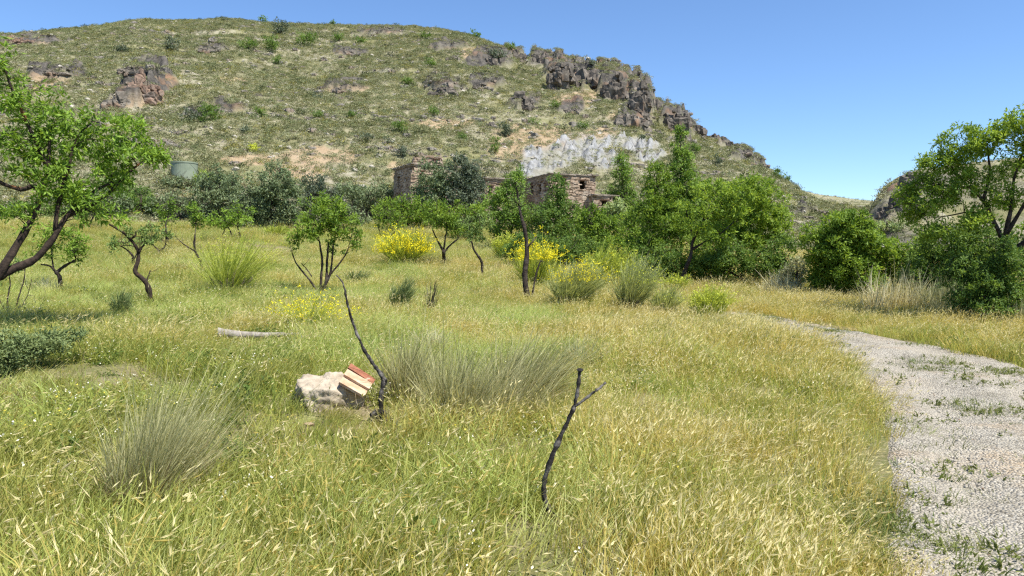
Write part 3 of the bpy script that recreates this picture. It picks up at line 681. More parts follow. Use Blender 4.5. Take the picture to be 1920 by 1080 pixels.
def block_mesh(name, mat, seed):
    rng = np.random.default_rng(seed); mb = MB()
    for i in range(3): block(mb, np.array([rng.normal(0, .45), rng.normal(0, .3), rng.normal(0, .1)]), rng.uniform(.7, 1.5, 3) * np.array([1, .9, .8]), rng)
    return mb.mesh(name, [M[mat]])
# hillside scrub
def bush_proto(name, mat, n, seed, rx=1, rz=.7, leaf=.2):
    rg_ = np.random.default_rng(seed); d = rg_.normal(size=(n, 3)); d /= np.linalg.norm(d, axis=1, keepdims=True); d[:, 2] = np.abs(d[:, 2])
    rr = rg_.uniform(.3, 1, n) ** .5 * (1 + .3 * vnoise(d[:, 0] * 2 + seed, d[:, 1] * 2, seed))
    P = d * rr[:, None] * np.array([rx, rx, rz])
    v, q, t = leaves(P, leaf * rg_.uniform(.7, 1.4, n), leaf * .6, rg_, rg_.uniform(0, 1, n), .4, d * .8)
    return proto(name, MB().add(v, q, t).mesh(name, [mat]))
S_a = leaf_mat('scrub_green', (.11, .13, .06), (.24, .265, .13), .15, spec=.08, c3=(.165, .17, .08), K=1.2)
S_b = leaf_mat('scrub_pale', (.21, .22, .12), (.36, .36, .22), .15, spec=.08, c3=(.26, .25, .14), K=1.2)
S_c = leaf_mat('scrub_yellow', (.16, .16, .04), (.30, .27, .07), .15, K=1.2)
S_d = leaf_mat('scrub_dark', (.035, .05, .018), (.085, .10, .04), .1, spec=.08, K=1.2)
SB = [bush_proto('scrub_a', S_a, 90, 1), bush_proto('scrub_b', S_b, 80, 2, 1, .5), bush_proto('scrub_c', S_c, 80, 3, 1, .6), bush_proto('scrub_d', S_a, 90, 4, .8, .8),
      proto('scrub_rock', block_mesh('scrub_rock', 'rock_pale', 5)), proto('scrub_pale_rock', rock_mesh('scrub_pale_rock', 12, M['gravel'], 2, 10, .1, 1, .8, .6)), bush_proto('scrub_e', S_d, 90, 6, .9, .8)]
def hill_scrub(name, label, hf, az0, az1, r0, r1, dens, rmax_t, smin=.35, smax=1.05):
    a, b = band(r0, r1, dens, rg, az0, az1)
    z = hf(a, b); q, p_ = project(a, b, z)
    mk = blob(q, p_, MARL, 31); om = blob(q, p_, ORNG, 33)
    dn = fbm(a / 18, b / 18, 95, 4)
    k = (rg.uniform(0, 1, len(a)) > mk * .84) & (rg.uniform(0, 1, len(a)) > om * .5) & (rg.uniform(0, 1, len(a)) > .8 * blob(q, p_, CRAG, 35)) & (rg.uniform(0, 1, len(a)) < .9 + .9 * dn) & (z > h_near(a, b) + .05)
    a, b, z, dn = a[k], b[k], z[k], dn[k]
    ty = rg.choice(7, len(a), p=[.27, .44, .07, .09, .03, .05, .05])
    qb = (z + 4 * fbm(a / 30, b / 30, 96, 3)) / 11; bandm = (np.abs(qb - np.floor(qb) - .5) < .07) & (fbm(a / 14, b / 14, 97, 3) > .02)
    ty = np.where(bandm & (rg.uniform(0, 1, len(a)) < .36), 4, ty)
    s = rg.uniform(smin, smax, len(a)) * np.exp(np.clip(rg.normal(0, .3, len(a)), -1, .55))
    s = np.where(ty == 4, s * rg.uniform(.35, 1.15, len(a)), np.where(ty == 5, s * .45, s))
    scatter(name, label, np.stack([a, b, z - .05], 1), np.stack([rg.normal(0, .1, len(a)), rg.normal(0, .1, len(a)), rg.uniform(0, 6.28, len(a))], 1), s, ty, SB)
hill_scrub('hill_scrub', 'low dull green scrub and stones covering the hillside', h_hill, float(px2az(-300)), float(px2az(1700)), 88, 345, 3.0, 1, .3, .95)
hill_scrub('flank_scrub', 'scrub on the rocky hill flank', h_right, float(px2az(1590)), float(px2az(2300)), 84, 180, .5, 1)
hill_scrub('plateau_scrub', 'distant scrub on the far plateau', h_far, float(px2az(1350)), float(px2az(1900)), 330, 780, .05, 1, .6, 1.5)
# ------------------------------------------------------------------ trees and shrubs
def px_frame(bpx, bpy):
    b = hit(bpx, bpy); d = math.hypot(b[0], b[1]); k = d / F * math.hypot(1, (bpx - 960) / F)
    az = math.atan2(b[0], b[1]); rt = np.array([math.cos(az), -math.sin(az), 0]); fw = np.array([math.sin(az), math.cos(az), 0])
    k = math.hypot(b[0], b[1]) * math.cos(az) / F       # metres per photo pixel at that distance
    return b, k, rt, fw
def to_local(pts, bpx, bpy, k, rt, fw, rng, jit=.0):
    out = []
    for i, p in enumerate(pts):
        dp = p[2] * k if len(p) > 2 else (rng.normal(0, jit) * k if i else 0)
        out.append(rt * (p[0] - bpx) * k + np.array([0, 0, 1.]) * (bpy - p[1]) * k + fw * dp)
    return np.array(out)
def tree(name, label, cat, base, limbs, lobes, leaf='almond', leaf_px=5.0, clump_px=9, dens=1.0, nleaf=26, bark='bark', seed=1, group=None, twig=True, depth=.9, sink=.05, droop=.15, upb=.25, asp=.42):
    """limbs: [([(px,py)...], r0_px, r1_px)], lobes: [(px,py,rx,ry[,weight])] in photo pixels at the tree's own distance"""
    rng = np.random.default_rng(seed)
    b, k, rt, fw = px_frame(*base); bx, by = base
    rt_o = root(name, b - np.array([0, 0, sink]), label, cat, group)
    mb = MB(); nodes = []
    if not limbs: limbs = [([(bx, by), (bx + rng.uniform(-3, 3), by - 14), (lobes[0][0], lobes[0][1])], 4, 2)]
    for pts, r0, r1 in limbs:
        L = to_local(pts, bx, by, k, rt, fw, rng, 3.0); L[:, 2] += 0
        if pts[0] == pts[0] and abs(pts[0][1] - by) < 12: L[0, 2] = 0
        sp = smooth_path(L, 4); n = len(sp)
        rad = .82 * np.linspace(r0, r1, n) * k * (1 + .10 * rng.normal(size=n)); rad[0] *= 1.25 if L[0, 2] < .01 else 1
        sp[1:-1] += rng.normal(0, .25 * k, (n - 2, 3)) * np.array([1, 1, .3])
        v, q = tube(sp, rad, 7 if r0 > 3 else 5); mb.add(v, q); nodes += [(p_, r_) for p_, r_ in zip(sp[1:], rad[1:])]
    NP = np.array([n[0] for n in nodes]); NR = np.array([n[1] for n in nodes])
    CP = []; CR = []
    for lb in lobes:
        lx, ly, rx, ry = lb[:4]; wt = lb[4] if len(lb) > 4 else 1
        al_ = .8 if name == 'almond_tree' else 1.0
        nc = max(8, int(al_ * dens * wt * 1.9 * (rx * ry * (.5 * (rx + ry))) ** (2 / 3) / clump_px ** 2 * 1.15))
        d = rng.normal(size=(nc, 3)); d /= np.linalg.norm(d, axis=1, keepdims=True)
        rr = rng.uniform(.1, 1, nc) ** (1 / 2.0) * (1 + .22 * vnoise(d[:, 0] * 2.3 + lx, d[:, 2] * 2.3 + d[:, 1] * 1.7, seed))
        off = d * rr[:, None]
        ctr = to_local([(lx, ly, lb[5] if len(lb) > 5 else rng.normal(0, .25) * rx)], bx, by, k, rt, fw, rng)[0]
        c_ = ctr + (rt * (off[:, :1] * rx) + fw * (off[:, 1:2] * rx * depth) + np.array([0, 0, 1.]) * (off[:, 2:] * ry)) * k
        CP.append(c_); CR.append(clump_px * k * rng.uniform(.65, 1.4, nc))
    CP = np.concatenate(CP); CR = np.concatenate(CR); ok = CP[:, 2] > 0; CP, CR = CP[ok], CR[ok]
    if twig:
        sub = rng.permutation(len(CP))[:max(12, min(len(CP), 130))]
        for i in sub:
            cst = np.linalg.norm(NP - CP[i], axis=1) + .6 * np.maximum(0, NP[:, 2] - CP[i][2] + .1 * k)
            j = int(np.argmin(cst)); a = NP[j]; e_ = CP[i]; dl = np.linalg.norm(e_ - a)
            md = .5 * (a + e_) + np.array([0, 0, .12 * dl]) + rng.normal(0, .06 * dl, 3)
            sp = smooth_path([a, md, e_], 3); v, q = tube(sp, np.linspace(min(NR[j] * .7, .9 * k + .012 * dl), .25 * k, len(sp)), 4, False); mb.add(v, q)
            NP = np.vstack([NP, sp[3:4]]); NR = np.append(NR, .7 * k)
    if twig:
        for _ in range(26):
            j = rng.integers(len(NP) // 3, len(NP)); d_ = rng.normal(0, 1, 3) + np.array([0, 0, .9]); d_ /= np.linalg.norm(d_); L_ = rng.uniform(14, 34) * k
            sp = smooth_path([NP[j], NP[j] + d_ * L_ * .5 + rng.normal(0, .08 * L_, 3), NP[j] + d_ * L_ + rng.normal(0, .15 * L_, 3)], 3); v, q = tube(sp, np.linspace(.55, .2, len(sp)) * k, 4, False); mb.add(v, q)
    obj('trunk', mb.mesh(name + '_trunk', [M[bark]], True), rt_o)
    per = np.maximum(4, (nleaf * 1.3 * rng.uniform(.5, 1.4, len(CP))).astype(int))
    idx = np.repeat(np.arange(len(CP)), per); n = len(idx)
    o_ = rng.normal(0, 1, (n, 3)); o_ *= (rng.uniform(0, 1, n) ** .4 / (np.linalg.norm(o_, axis=1) + 1e-6))[:, None]
    P = CP[idx] + o_ * CR[idx][:, None] * np.array([1.1, 1.1, .85]); P = P[P[:, 2] > .02]; n = len(P); idx = idx[:n]
    ct = rng.uniform(0, 1, len(CP)); tn = np.clip(.8 * ct[idx] + .7 * rng.uniform(0, 1, n) - .25, 0, 1)
    v, q, t = leaves(P, 1.1 * leaf_px * k * rng.uniform(.65, 1.35, n), leaf_px * k * asp * rng.uniform(.8, 1.2, n), rng, tn, upb, o_[:n] * .5 + np.array([0, 0, -droop]))
    obj('crown', MB().add(v, q, t).mesh(name + '_crown', [M[leaf]]), rt_o)
    return rt_o

AL = 'almond trees in the meadow'
tree('almond_tree', 'large leafy almond tree with thick dark limbs leaning over the meadow', 'tree', (-70, 645),
     [([(-70, 645), (-45, 570), (-15, 510), (15, 455), (40, 405), (58, 355), (70, 300), (75, 240)], 12.5, 3), ([(-20, 515), (10, 498), (45, 480), (75, 440), (100, 395), (140, 350), (185, 320)], 11, 3),
      ([(60, 348), (45, 338), (25, 345), (-10, 332), (-40, 300)], 7, 4), ([(80, 425), (85, 380), (105, 300), (120, 240), (150, 200)], 6, 2), ([(100, 395), (160, 360), (215, 300), (245, 270)], 5, 2), ([(-15, 510), (-60, 420), (-80, 320), (-60, 220)], 10, 4), ([(70, 300), (40, 220), (15, 150), (0, 95)], 5, 2)],
     [(110, 225, 80, 55, 1.3), (190, 245, 75, 55, 1.2), (248, 250, 32, 32), (130, 300, 84, 48, 1.1), (205, 308, 50, 34), (60, 185, 60, 45), (15, 160, 38, 55), (-8, 90, 26, 45), (105, 350, 74, 38, 1.2), (30, 260, 60, 60), (160, 385, 64, 28, .8), (60, 300, 40, 40), (-70, 250, 80, 110), (15, 395, 40, 25, .5), (205, 200, 35, 20, .7), (276, 262, 12, 16, .6)],
     'almond', 12.5, 14, .9, 23, 'bark_warm', 3, droop=.3, upb=.1, asp=.34)
tree('almond_tree', 'short forked almond tree with rounded crown beside the leafless sapling', 'tree', (110, 553), [([(110, 553), (112, 520), (106, 505)], 5.5, 4.5), ([(106, 506), (96, 495), (82, 492)], 3, 1.5), ([(108, 506), (120, 495), (138, 484)], 4, 2.5), ([(102, 498), (100, 480), (100, 462)], 2, 1)],
     [(110, 455, 45, 26), (85, 470, 25, 18, .7), (145, 465, 22, 22), (100, 430, 36, 18), (135, 440, 25, 20)], 'almond', 6.5, 8, .75, 20, seed=4, group=None)
tree('almond_tree', 'crooked almond tree with bare zigzag trunk and sparse top leaves', 'tree', (282, 573), [([(282, 573), (280, 545), (272, 522), (257, 506), (262, 485), (262, 465), (246, 440), (232, 428), (216, 418)], 7, 2), ([(275, 523), (279, 512), (282, 503)], 2, .8), ([(262, 470), (272, 456), (288, 444)], 3, 1.2), ([(250, 445), (258, 438), (260, 430)], 3, 1)],
     [(282, 440, 24, 14, .7), (222, 455, 12, 14, .8), (258, 430, 20, 9, .5), (290, 425, 18, 12, .5)], 'almond_dull', 6, 7, .7, 16, 'bark_warm', 5)
tree('almond_tree', 'thin almond tree with forked bare stem behind the crooked one', 'tree', (246, 507), [([(246, 507), (250, 482), (242, 468), (228, 458)], 3.5, 1.2), ([(250, 484), (258, 470), (262, 462)], 2, .8)], [(240, 450, 18, 9, .5), (262, 452, 12, 8, .5)], 'almond_dull', 5, 6, .7, 12, seed=6)
tree('almond_tree', 'small wishbone shaped almond sapling with two bare stems', 'tree', (298, 483), [([(298, 483), (298, 468), (288, 456)], 3, 1), ([(298, 470), (309, 459), (312, 442)], 2, .8)], [(312, 436, 12, 10, .6), (287, 450, 8, 6, .5)], 'almond_dull', 5, 6, .7, 12, seed=7)
tree('almond_tree', 'small upright almond tree standing on the upper meadow', 'tree', (320, 463), [([(320, 463), (315, 442), (313, 422)], 2.8, 1.8)], [(317, 405, 20, 18), (328, 385, 15, 12), (305, 392, 16, 14)], 'almond', 5, 6, .8, 18, seed=8)
tree('almond_tree', 'slender almond tree with one long bare branch beside the green broom', 'tree', (380, 517), [([(380, 517), (377, 488), (367, 465), (368, 438)], 4, 1.8), ([(368, 469), (352, 458), (338, 446)], 2, .9)], [(372, 412, 16, 24), (366, 390, 12, 10)], 'almond', 5.5, 6, .8, 18, seed=9)
tree('almond_tree', 'broad low almond tree with several thin trunks below grey green bush', 'tree', (437, 452), [([(437, 452), (436, 440), (430, 425)], 2.4, 1.5), ([(416, 450), (420, 440), (425, 425)], 2, 1), ([(454, 450), (450, 438), (446, 425)], 2.4, 1.2)], [(430, 408, 34, 20), (450, 402, 25, 24), (408, 418, 18, 14)], 'almond', 5, 6, .9, 22, seed=10)
tree('almond_tree', 'many stemmed almond tree with wide round crown above yellow fennel', 'tree', (600, 554), [([(600, 554), (602, 520), (604, 485), (600, 450)], 3.6, 2), ([(603, 554), (611, 520), (613, 485), (616, 452)], 4, 2), ([(598, 553), (590, 535), (572, 510), (556, 488), (550, 470)], 3, 1.2), ([(612, 518), (628, 500), (645, 478), (652, 462)], 2.6, 1.2), ([(604, 540), (618, 512), (622, 482), (625, 455)], 3.4, 1.6), ([(585, 515), (575, 500), (566, 490)], 1.6, .8)],
     [(605, 405, 46, 36, 1.2), (580, 430, 38, 26), (640, 420, 36, 32), (662, 440, 22, 24), (600, 375, 30, 18), (556, 445, 24, 20, .8), (630, 452, 30, 18, .7), (625, 385, 28, 20)], 'fresh', 6.5, 8, .95, 24, seed=11)
tree('almond_tree', 'small twin stemmed almond tree behind the yellow broom', 'tree', (731, 453), [([(731, 453), (734, 440), (746, 430)], 2.4, 1.2), ([(718, 447), (713, 436), (710, 425)], 1.8, .9)], [(736, 412, 32, 16), (718, 412, 18, 14), (745, 402, 20, 12)], 'fresh', 4.5, 6, .9, 20, seed=12)
tree('almond_tree', 'vase shaped almond tree with three limbs and dark round crown', 'tree', (831, 502), [([(831, 502), (832, 485), (832, 468)], 4.6, 4), ([(832, 470), (822, 452), (811, 428)], 3, 1.4), ([(832, 472), (845, 457), (860, 445)], 3, 1.4), ([(832, 468), (835, 445), (838, 425)], 2.4, 1.2)], [(818, 405, 30, 24), (845, 412, 28, 22), (858, 425, 18, 14), (838, 388, 30, 16), (805, 390, 18, 16)], 'fresh', 5, 7, 1.0, 24, seed=13)
tree('almond_tree', 'thin wavy trunked almond tree with small pale crown', 'tree', (903, 524), [([(903, 524), (904, 495), (900, 483), (890, 468), (884, 450)], 3.4, 2)], [(885, 428, 24, 20), (905, 412, 24, 16), (872, 415, 14, 14), (900, 438, 14, 10)], 'almond_dull', 5, 6, .9, 20, seed=14)
tree('almond_tree', 'half dead almond tree with black trunk and few leaves among yellow broom', 'tree', (992, 563), [([(992, 563), (986, 540), (984, 510), (988, 465), (983, 425), (976, 400), (972, 372), (968, 350)], 7.5, 2), ([(996, 552), (1003, 520), (1012, 490), (1018, 486)], 2.6, 1.2), ([(988, 462), (998, 450), (1006, 440)], 2.4, 1)], [(975, 350, 20, 20, .45), (992, 385, 16, 14, .4), (965, 375, 10, 12, .4)], 'almond_dull', 4.5, 6, .7, 12, seed=15)
tree('almond_sapling', 'leafless grey sapling of many thin stems with leaves on top', 'sapling', (18, 592), [([(18, 592), (13, 562), (18, 530), (16, 505)], 2.4, 1), ([(22, 592), (30, 555), (40, 520), (42, 495)], 2, .8), ([(16, 592), (2, 560), (-6, 525)], 2, .8), ([(20, 590), (26, 578), (34, 568)], 2.4, 1.5), ([(24, 590), (45, 550), (52, 520)], 1.2, .6)], [(18, 500, 20, 14, .8), (38, 490, 14, 10, .5), (-5, 515, 14, 14, .6)], 'almond_dull', 6, 7, .7, 14, seed=16)
tree('almond_tree', 'little leafy almond tree at the meadow edge under the large one', 'tree', (170, 432), [([(170, 432), (172, 415), (180, 400)], 2.6, 1.4), ([(165, 432), (160, 415), (158, 400)], 2, 1)], [(172, 390, 30, 16), (150, 395, 18, 14), (190, 385, 20, 16)], 'almond', 5, 7, .9, 20, seed=17)

GV = None
def grove(name, label, base, lobes, leaf, seed, leaf_px=5.2, clump=8, dens=1.0, nleaf=30, limbs=None, cat='tree', gsc=1.12, **kw):
    lobes = [(l[0], l[1], l[2] * gsc, l[3] * gsc) + tuple(l[4:]) for l in lobes]
    return tree(name, label, cat, base, limbs or [], lobes, leaf, leaf_px, clump, dens * 1.4, nleaf, seed=seed, **kw)
grove('olive_tree', 'grey green bushy tree just below the green water tank', (412, 418), [(415, 345, 42, 32), (395, 372, 34, 26), (435, 370, 34, 28), (380, 395, 26, 18), (425, 400, 34, 16)], 'olive', 31)
grove('olive_tree', 'dense grey green tree shading a dark hollow beside the water tank tree', (508, 432), [(515, 345, 38, 32), (490, 375, 34, 34), (545, 370, 30, 34), (515, 395, 40, 30), (478, 400, 20, 22), (540, 405, 22, 18)], 'olive', 32, dens=1.15)
grove('olive_tree', 'narrow dusky tree behind the many stemmed almond tree', (592, 425), [(590, 350, 22, 20), (580, 385, 22, 30), (612, 362, 26, 20), (625, 385, 22, 22)], 'bluegreen', 33)
grove('shrub', 'spreading grey green thicket on the slope left of the small ruin', (690, 408), [(690, 368, 46, 22), (655, 360, 32, 18), (722, 380, 30, 22), (680, 392, 40, 14)], 'olive', 34, cat='shrub')
grove('shrub', 'round green bush at the foot of the hill behind the big almond tree', (268, 402), [(268, 372, 28, 22), (245, 380, 20, 18), (285, 385, 20, 14)], 'dark', 35, cat='shrub')
grove('shrub', 'low wide bush between the water tank and the upper meadow', (340, 412), [(340, 380, 32, 18), (312, 388, 24, 18), (362, 392, 20, 16)], 'olive', 36, cat='shrub')
grove('shrub', 'dark bush on the meadow edge under the big almond tree limbs', (60, 418), [(60, 392, 34, 18), (25, 398, 26, 18), (95, 400, 22, 16)], 'dark', 37, cat='shrub')
grove('shrub', 'sunlit yellow green bush beside the green water tank', (390, 350), [(386, 336, 20, 13), (404, 340, 16, 11)], 'bright', 38, 4.2, 6, cat='shrub')
grove('shrub', 'low scrub hiding the foot of the green water tank', (345, 353), [(335, 343, 20, 8), (358, 345, 20, 8), (315, 346, 14, 7)], 'olive', 62, 4.2, 6, cat='shrub')
grove('holm_oak', 'big grey green round tree in front of the left ruin', (825, 432), [(822, 332, 36, 30), (806, 358, 34, 28), (838, 368, 34, 32), (815, 395, 38, 26)], 'olive', 39, dens=1.1)
grove('holm_oak', 'dusky blue green tree with spiky top beside the left ruin', (872, 436), [(868, 330, 26, 24), (882, 312, 14, 16), (885, 345, 26, 26), (870, 368, 28, 24), (862, 300, 8, 10), (890, 375, 18, 18)], 'bluegreen', 40, dens=1.1)
grove('shrub', 'leafy bramble thicket under the left ruin', (762, 434), [(750, 388, 34, 20), (780, 392, 28, 22), (725, 398, 26, 18), (800, 405, 26, 20), (755, 412, 34, 18)], 'fresh', 41, cat='shrub')
grove('poplar_tree', 'wispy light green tree in front of the middle ruin', (955, 474), [(965, 348, 20, 28), (972, 322, 11, 14), (950, 385, 32, 32), (970, 410, 30, 34), (940, 425, 26, 26), (930, 370, 18, 18)], 'feather', 42, dens=1.0)
grove('leafy_tree', 'pointed dark green tree in front of the stone house corner', (1040, 476), [(1046, 352, 15, 22), (1044, 385, 26, 26), (1025, 412, 34, 32), (1062, 412, 32, 30), (1040, 440, 40, 26)], 'dark', 43, dens=1.1)
grove('leafy_tree', 'green tree below the right end of the stone house', (1112, 486), [(1105, 410, 32, 26), (1135, 425, 32, 28), (1100, 445, 36, 26), (1130, 455, 34, 22)], 'fresh', 44)
grove('poplar_tree', 'pale silvery tree beside the stone house', (1158, 470), [(1150, 388, 22, 18), (1140, 405, 20, 16), (1160, 410, 18, 20)], 'pale', 45)
grove('leafy_tree', 'rounded glossy green tree next to the pale silvery one', (1195, 505), [(1190, 415, 30, 26), (1185, 445, 30, 26), (1205, 465, 26, 26)], 'fresh', 46, dens=1.15)
grove('poplar_tree', 'thin upright tree right of the stone house', (1168, 430), [(1164, 305, 14, 18), (1166, 335, 18, 24), (1172, 365, 22, 24)], 'feather', 47)
grove('pine_tree', 'dark green pine beside the tall feathery tree', (1238, 522), [(1230, 330, 22, 22), (1238, 362, 36, 30), (1222, 396, 38, 30), (1252, 415, 42, 36), (1235, 460, 44, 36)], 'fresh', 48, dens=1.2)
grove('tall_cypress', 'tallest feathery light green tree with pointed top', (1278, 522), [(1273, 252, 9, 18), (1274, 282, 15, 20), (1276, 312, 23, 22), (1280, 345, 34, 26), (1272, 380, 42, 32), (1285, 420, 36, 34)], 'feather', 49, 5, 7, 1.2)
tree('leafy_tree', 'bright green tree with slanting dark trunk beside the track', 'tree', (1275, 546), [([(1275, 546), (1282, 512), (1294, 478), (1298, 450), (1312, 420), (1325, 385)], 6, 2), ([(1297, 465), (1318, 452), (1345, 438), (1370, 415)], 3, 1.2), ([(1300, 445), (1290, 415), (1285, 390)], 3, 1)],
     [(1325, 385, 48, 28), (1300, 415, 36, 26), (1360, 400, 44, 32), (1345, 435, 40, 24, .8), (1375, 362, 34, 20), (1315, 355, 26, 16)], 'bright', 6, 8, 1.0, 26, seed=50)
grove('leafy_tree', 'broad airy light green tree between slanting trunk and dark round bush', (1415, 535), [(1400, 362, 42, 28), (1430, 392, 46, 36), (1345, 352, 32, 20), (1385, 415, 40, 30), (1445, 430, 36, 32), (1420, 350, 26, 14), (1400, 445, 40, 28)], 'bright', 51, 6)
grove('shrub', 'deep green thicket at the foot of the airy light green tree', (1400, 541), [(1340, 490, 40, 26), (1385, 495, 40, 28), (1430, 490, 40, 28), (1460, 470, 28, 26), (1360, 470, 34, 24), (1450, 510, 34, 20)], 'dark', 52, 6, 9, 1.1, cat='shrub')
grove('shrub', 'grey twiggy bush beside the dark round bush', (1500, 550), [(1495, 505, 26, 28), (1480, 525, 24, 18)], 'greyscrub', 53, 5, 7, .7, cat='shrub')
grove('fig_bush', 'dark round bush with bright green top standing by the track', (1578, 560), [(1585, 430, 50, 32), (1550, 455, 46, 34), (1615, 460, 38, 38), (1575, 485, 56, 42), (1590, 410, 32, 16), (1560, 520, 44, 30), (1610, 515, 34, 32), (1580, 540, 46, 18)], 'fresh', 54, 7, 9, 1.25, 32, cat='bush')
grove('shrub', 'light green leafy shrubs between dark round bush and tall tree', (1680, 560), [(1660, 470, 30, 26), (1700, 475, 36, 28), (1680, 500, 40, 28), (1640, 495, 20, 24)], 'bright', 55, 6, 9, 1.0, cat='shrub')
tree('ash_tree', 'tall spreading tree with open branches standing right of the track', 'tree', (1882, 606),
     [([(1882, 606), (1886, 555), (1880, 490), (1882, 440)], 12, 7), ([(1880, 450), (1862, 405), (1846, 370), (1815, 335), (1790, 300), (1775, 270)], 5, 1.2), ([(1882, 440), (1890, 385), (1893, 335), (1905, 285), (1910, 250)], 5, 1.2), ([(1884, 435), (1908, 385), (1930, 335), (1950, 280)], 5.5, 1.4), ([(1860, 402), (1825, 392), (1790, 398), (1755, 402)], 2.8, .9), ([(1846, 370), (1855, 320), (1850, 270)], 4, 1.4), ([(1825, 345), (1785, 340), (1745, 330)], 3, 1), ([(1890, 470), (1935, 430), (1970, 400)], 7, 3)],
     [(1850, 262, 48, 26), (1895, 236, 48, 26), (1930, 225, 40, 24), (1772, 300, 44, 28), (1745, 335, 32, 26), (1810, 285, 44, 28), (1778, 250, 20, 10, .8), (1960, 260, 50, 36), (1765, 375, 46, 24), (1830, 330, 50, 26, .7), (1900, 300, 44, 26, .7), (1800, 350, 44, 22, .8), (1735, 395, 34, 20, .9), (1980, 340, 50, 50), (1770, 430, 46, 22, .8), (1835, 405, 44, 24, .8), (1720, 360, 28, 24), (1875, 365, 40, 28, .8), (1815, 240, 36, 16, .8), (1920, 280, 40, 24)], 'bright', 6.8, 9.5, 2.0, 22, seed=56, depth=1.0)
grove('shrub', 'dense dark thicket around the trunk of the tall tree', (1806, 586), [(1780, 455, 56, 34), (1835, 450, 46, 40), (1760, 495, 46, 36), (1810, 505, 54, 40), (1735, 520, 30, 28), (1850, 510, 36, 40), (1790, 545, 60, 24)], 'dark', 57, 6.5, 9, 1.2, 30, cat='shrub')
grove('shrub', 'shaded leafy bush hiding the base of the tall tree trunk', (1862, 608), [(1860, 520, 44, 40), (1830, 550, 40, 34), (1890, 555, 38, 36), (1850, 575, 50, 20), (1880, 480, 34, 34), (1815, 500, 36, 32)], 'dark', 61, 6.5, 9, 1.0, cat='shrub')
grove('shrub', 'bright leafy bush right of the tall tree trunk', (1938, 590), [(1935, 450, 34, 36), (1945, 500, 36, 40), (1965, 540, 40, 34)], 'fresh', 58, 6.5, 9, 1.1, cat='shrub')

for i, (lb, ba, lbs, mt) in enumerate((
    ('dark undergrowth behind the black almond trunk', (1000, 506), [(1000, 460, 40, 26), (970, 470, 30, 22), (1035, 470, 34, 24)], 'dark'),
    ('dark undergrowth behind the pale green broom', (1085, 508), [(1080, 465, 40, 28), (1120, 480, 36, 22), (1055, 480, 30, 20)], 'dark'),
    ('dark undergrowth below the rounded glossy tree', (1160, 520), [(1160, 470, 36, 30), (1195, 495, 34, 22), (1135, 490, 30, 22)], 'fresh'),
    ('deep shaded undergrowth at the foot of the dark green pine', (1230, 534), [(1235, 490, 42, 32), (1265, 500, 36, 26), (1205, 505, 30, 24)], 'dark'),
    ('leafy undergrowth beside the slanting trunk', (1318, 540), [(1315, 470, 36, 30), (1340, 500, 36, 26), (1300, 510, 28, 22)], 'fresh'),
    ('light green sapling thicket above the slanting trunk', (1345, 510), [(1340, 380, 34, 24), (1365, 420, 36, 30), (1320, 430, 34, 28), (1390, 385, 28, 22)], 'feather'),
    ('green thicket under the dusky spiky topped tree', (885, 450), [(880, 405, 30, 22), (905, 395, 24, 20), (860, 420, 24, 18)], 'fresh'),
    ('grey green thicket between the two grey green trees', (460, 428), [(455, 395, 26, 20), (470, 378, 20, 18)], 'olive'),
    ('low bramble below the narrow dusky tree', (640, 428), [(640, 402, 30, 16), (670, 408, 26, 14)], 'olive'),
    ('dark bushes beyond the meadow behind the large almond limbs', (130, 412), [(130, 380, 40, 20), (175, 372, 36, 20), (215, 385, 30, 18)], 'olive'),
    ('pale shrub on the slope behind the large almond crown', (215, 362), [(215, 345, 24, 14), (240, 352, 20, 10)], 'pale'),
    ('leafy bush beside the annex', (1150, 420), [(1150, 372, 18, 18), (1165, 395, 22, 22)], 'feather'),
    ('light bush in front of the right flank', (1650, 440), [(1648, 428, 18, 12), (1672, 425, 16, 10)], 'pale'))):
    grove('shrub', lb, ba, lbs, mt, 600 + i, cat='shrub')
# hillside bushes
HBL = [(332, 93, 12, 12), (472, 92, 15, 10), (515, 94, 13, 13), (533, 62, 13, 12), (582, 84, 16, 10), (527, 120, 9, 8), (362, 228, 14, 12), (398, 226, 20, 20), (600, 220, 10, 8), (465, 248, 8, 7), (494, 218, 11, 8), (664, 220, 8, 8), (730, 268, 8, 7), (750, 245, 14, 10), (766, 160, 11, 8), (948, 253, 13, 13), (930, 270, 8, 8), (928, 284, 9, 8), (935, 108, 18, 10), (815, 215, 9, 8), (810, 124, 9, 8), (756, 292, 11, 10), (640, 76, 9, 7), (680, 80, 10, 6), (240, 98, 12, 6), (630, 47, 5, 5), (500, 43, 6, 7), (430, 39, 4, 3), (890, 70, 10, 6), (957, 92, 9, 7), (1110, 122, 9, 6), (1453, 334, 11, 11), (1470, 340, 8, 7), (600, 186, 10, 5), (1040, 200, 10, 7), (800, 72, 12, 5), (690, 262, 12, 7), (870, 262, 9, 7), (1000, 232, 9, 6), (1200, 262, 8, 5), (1280, 250, 9, 7), (1300, 285, 12, 9), (1340, 310, 12, 9), (1090, 240, 11, 7)]
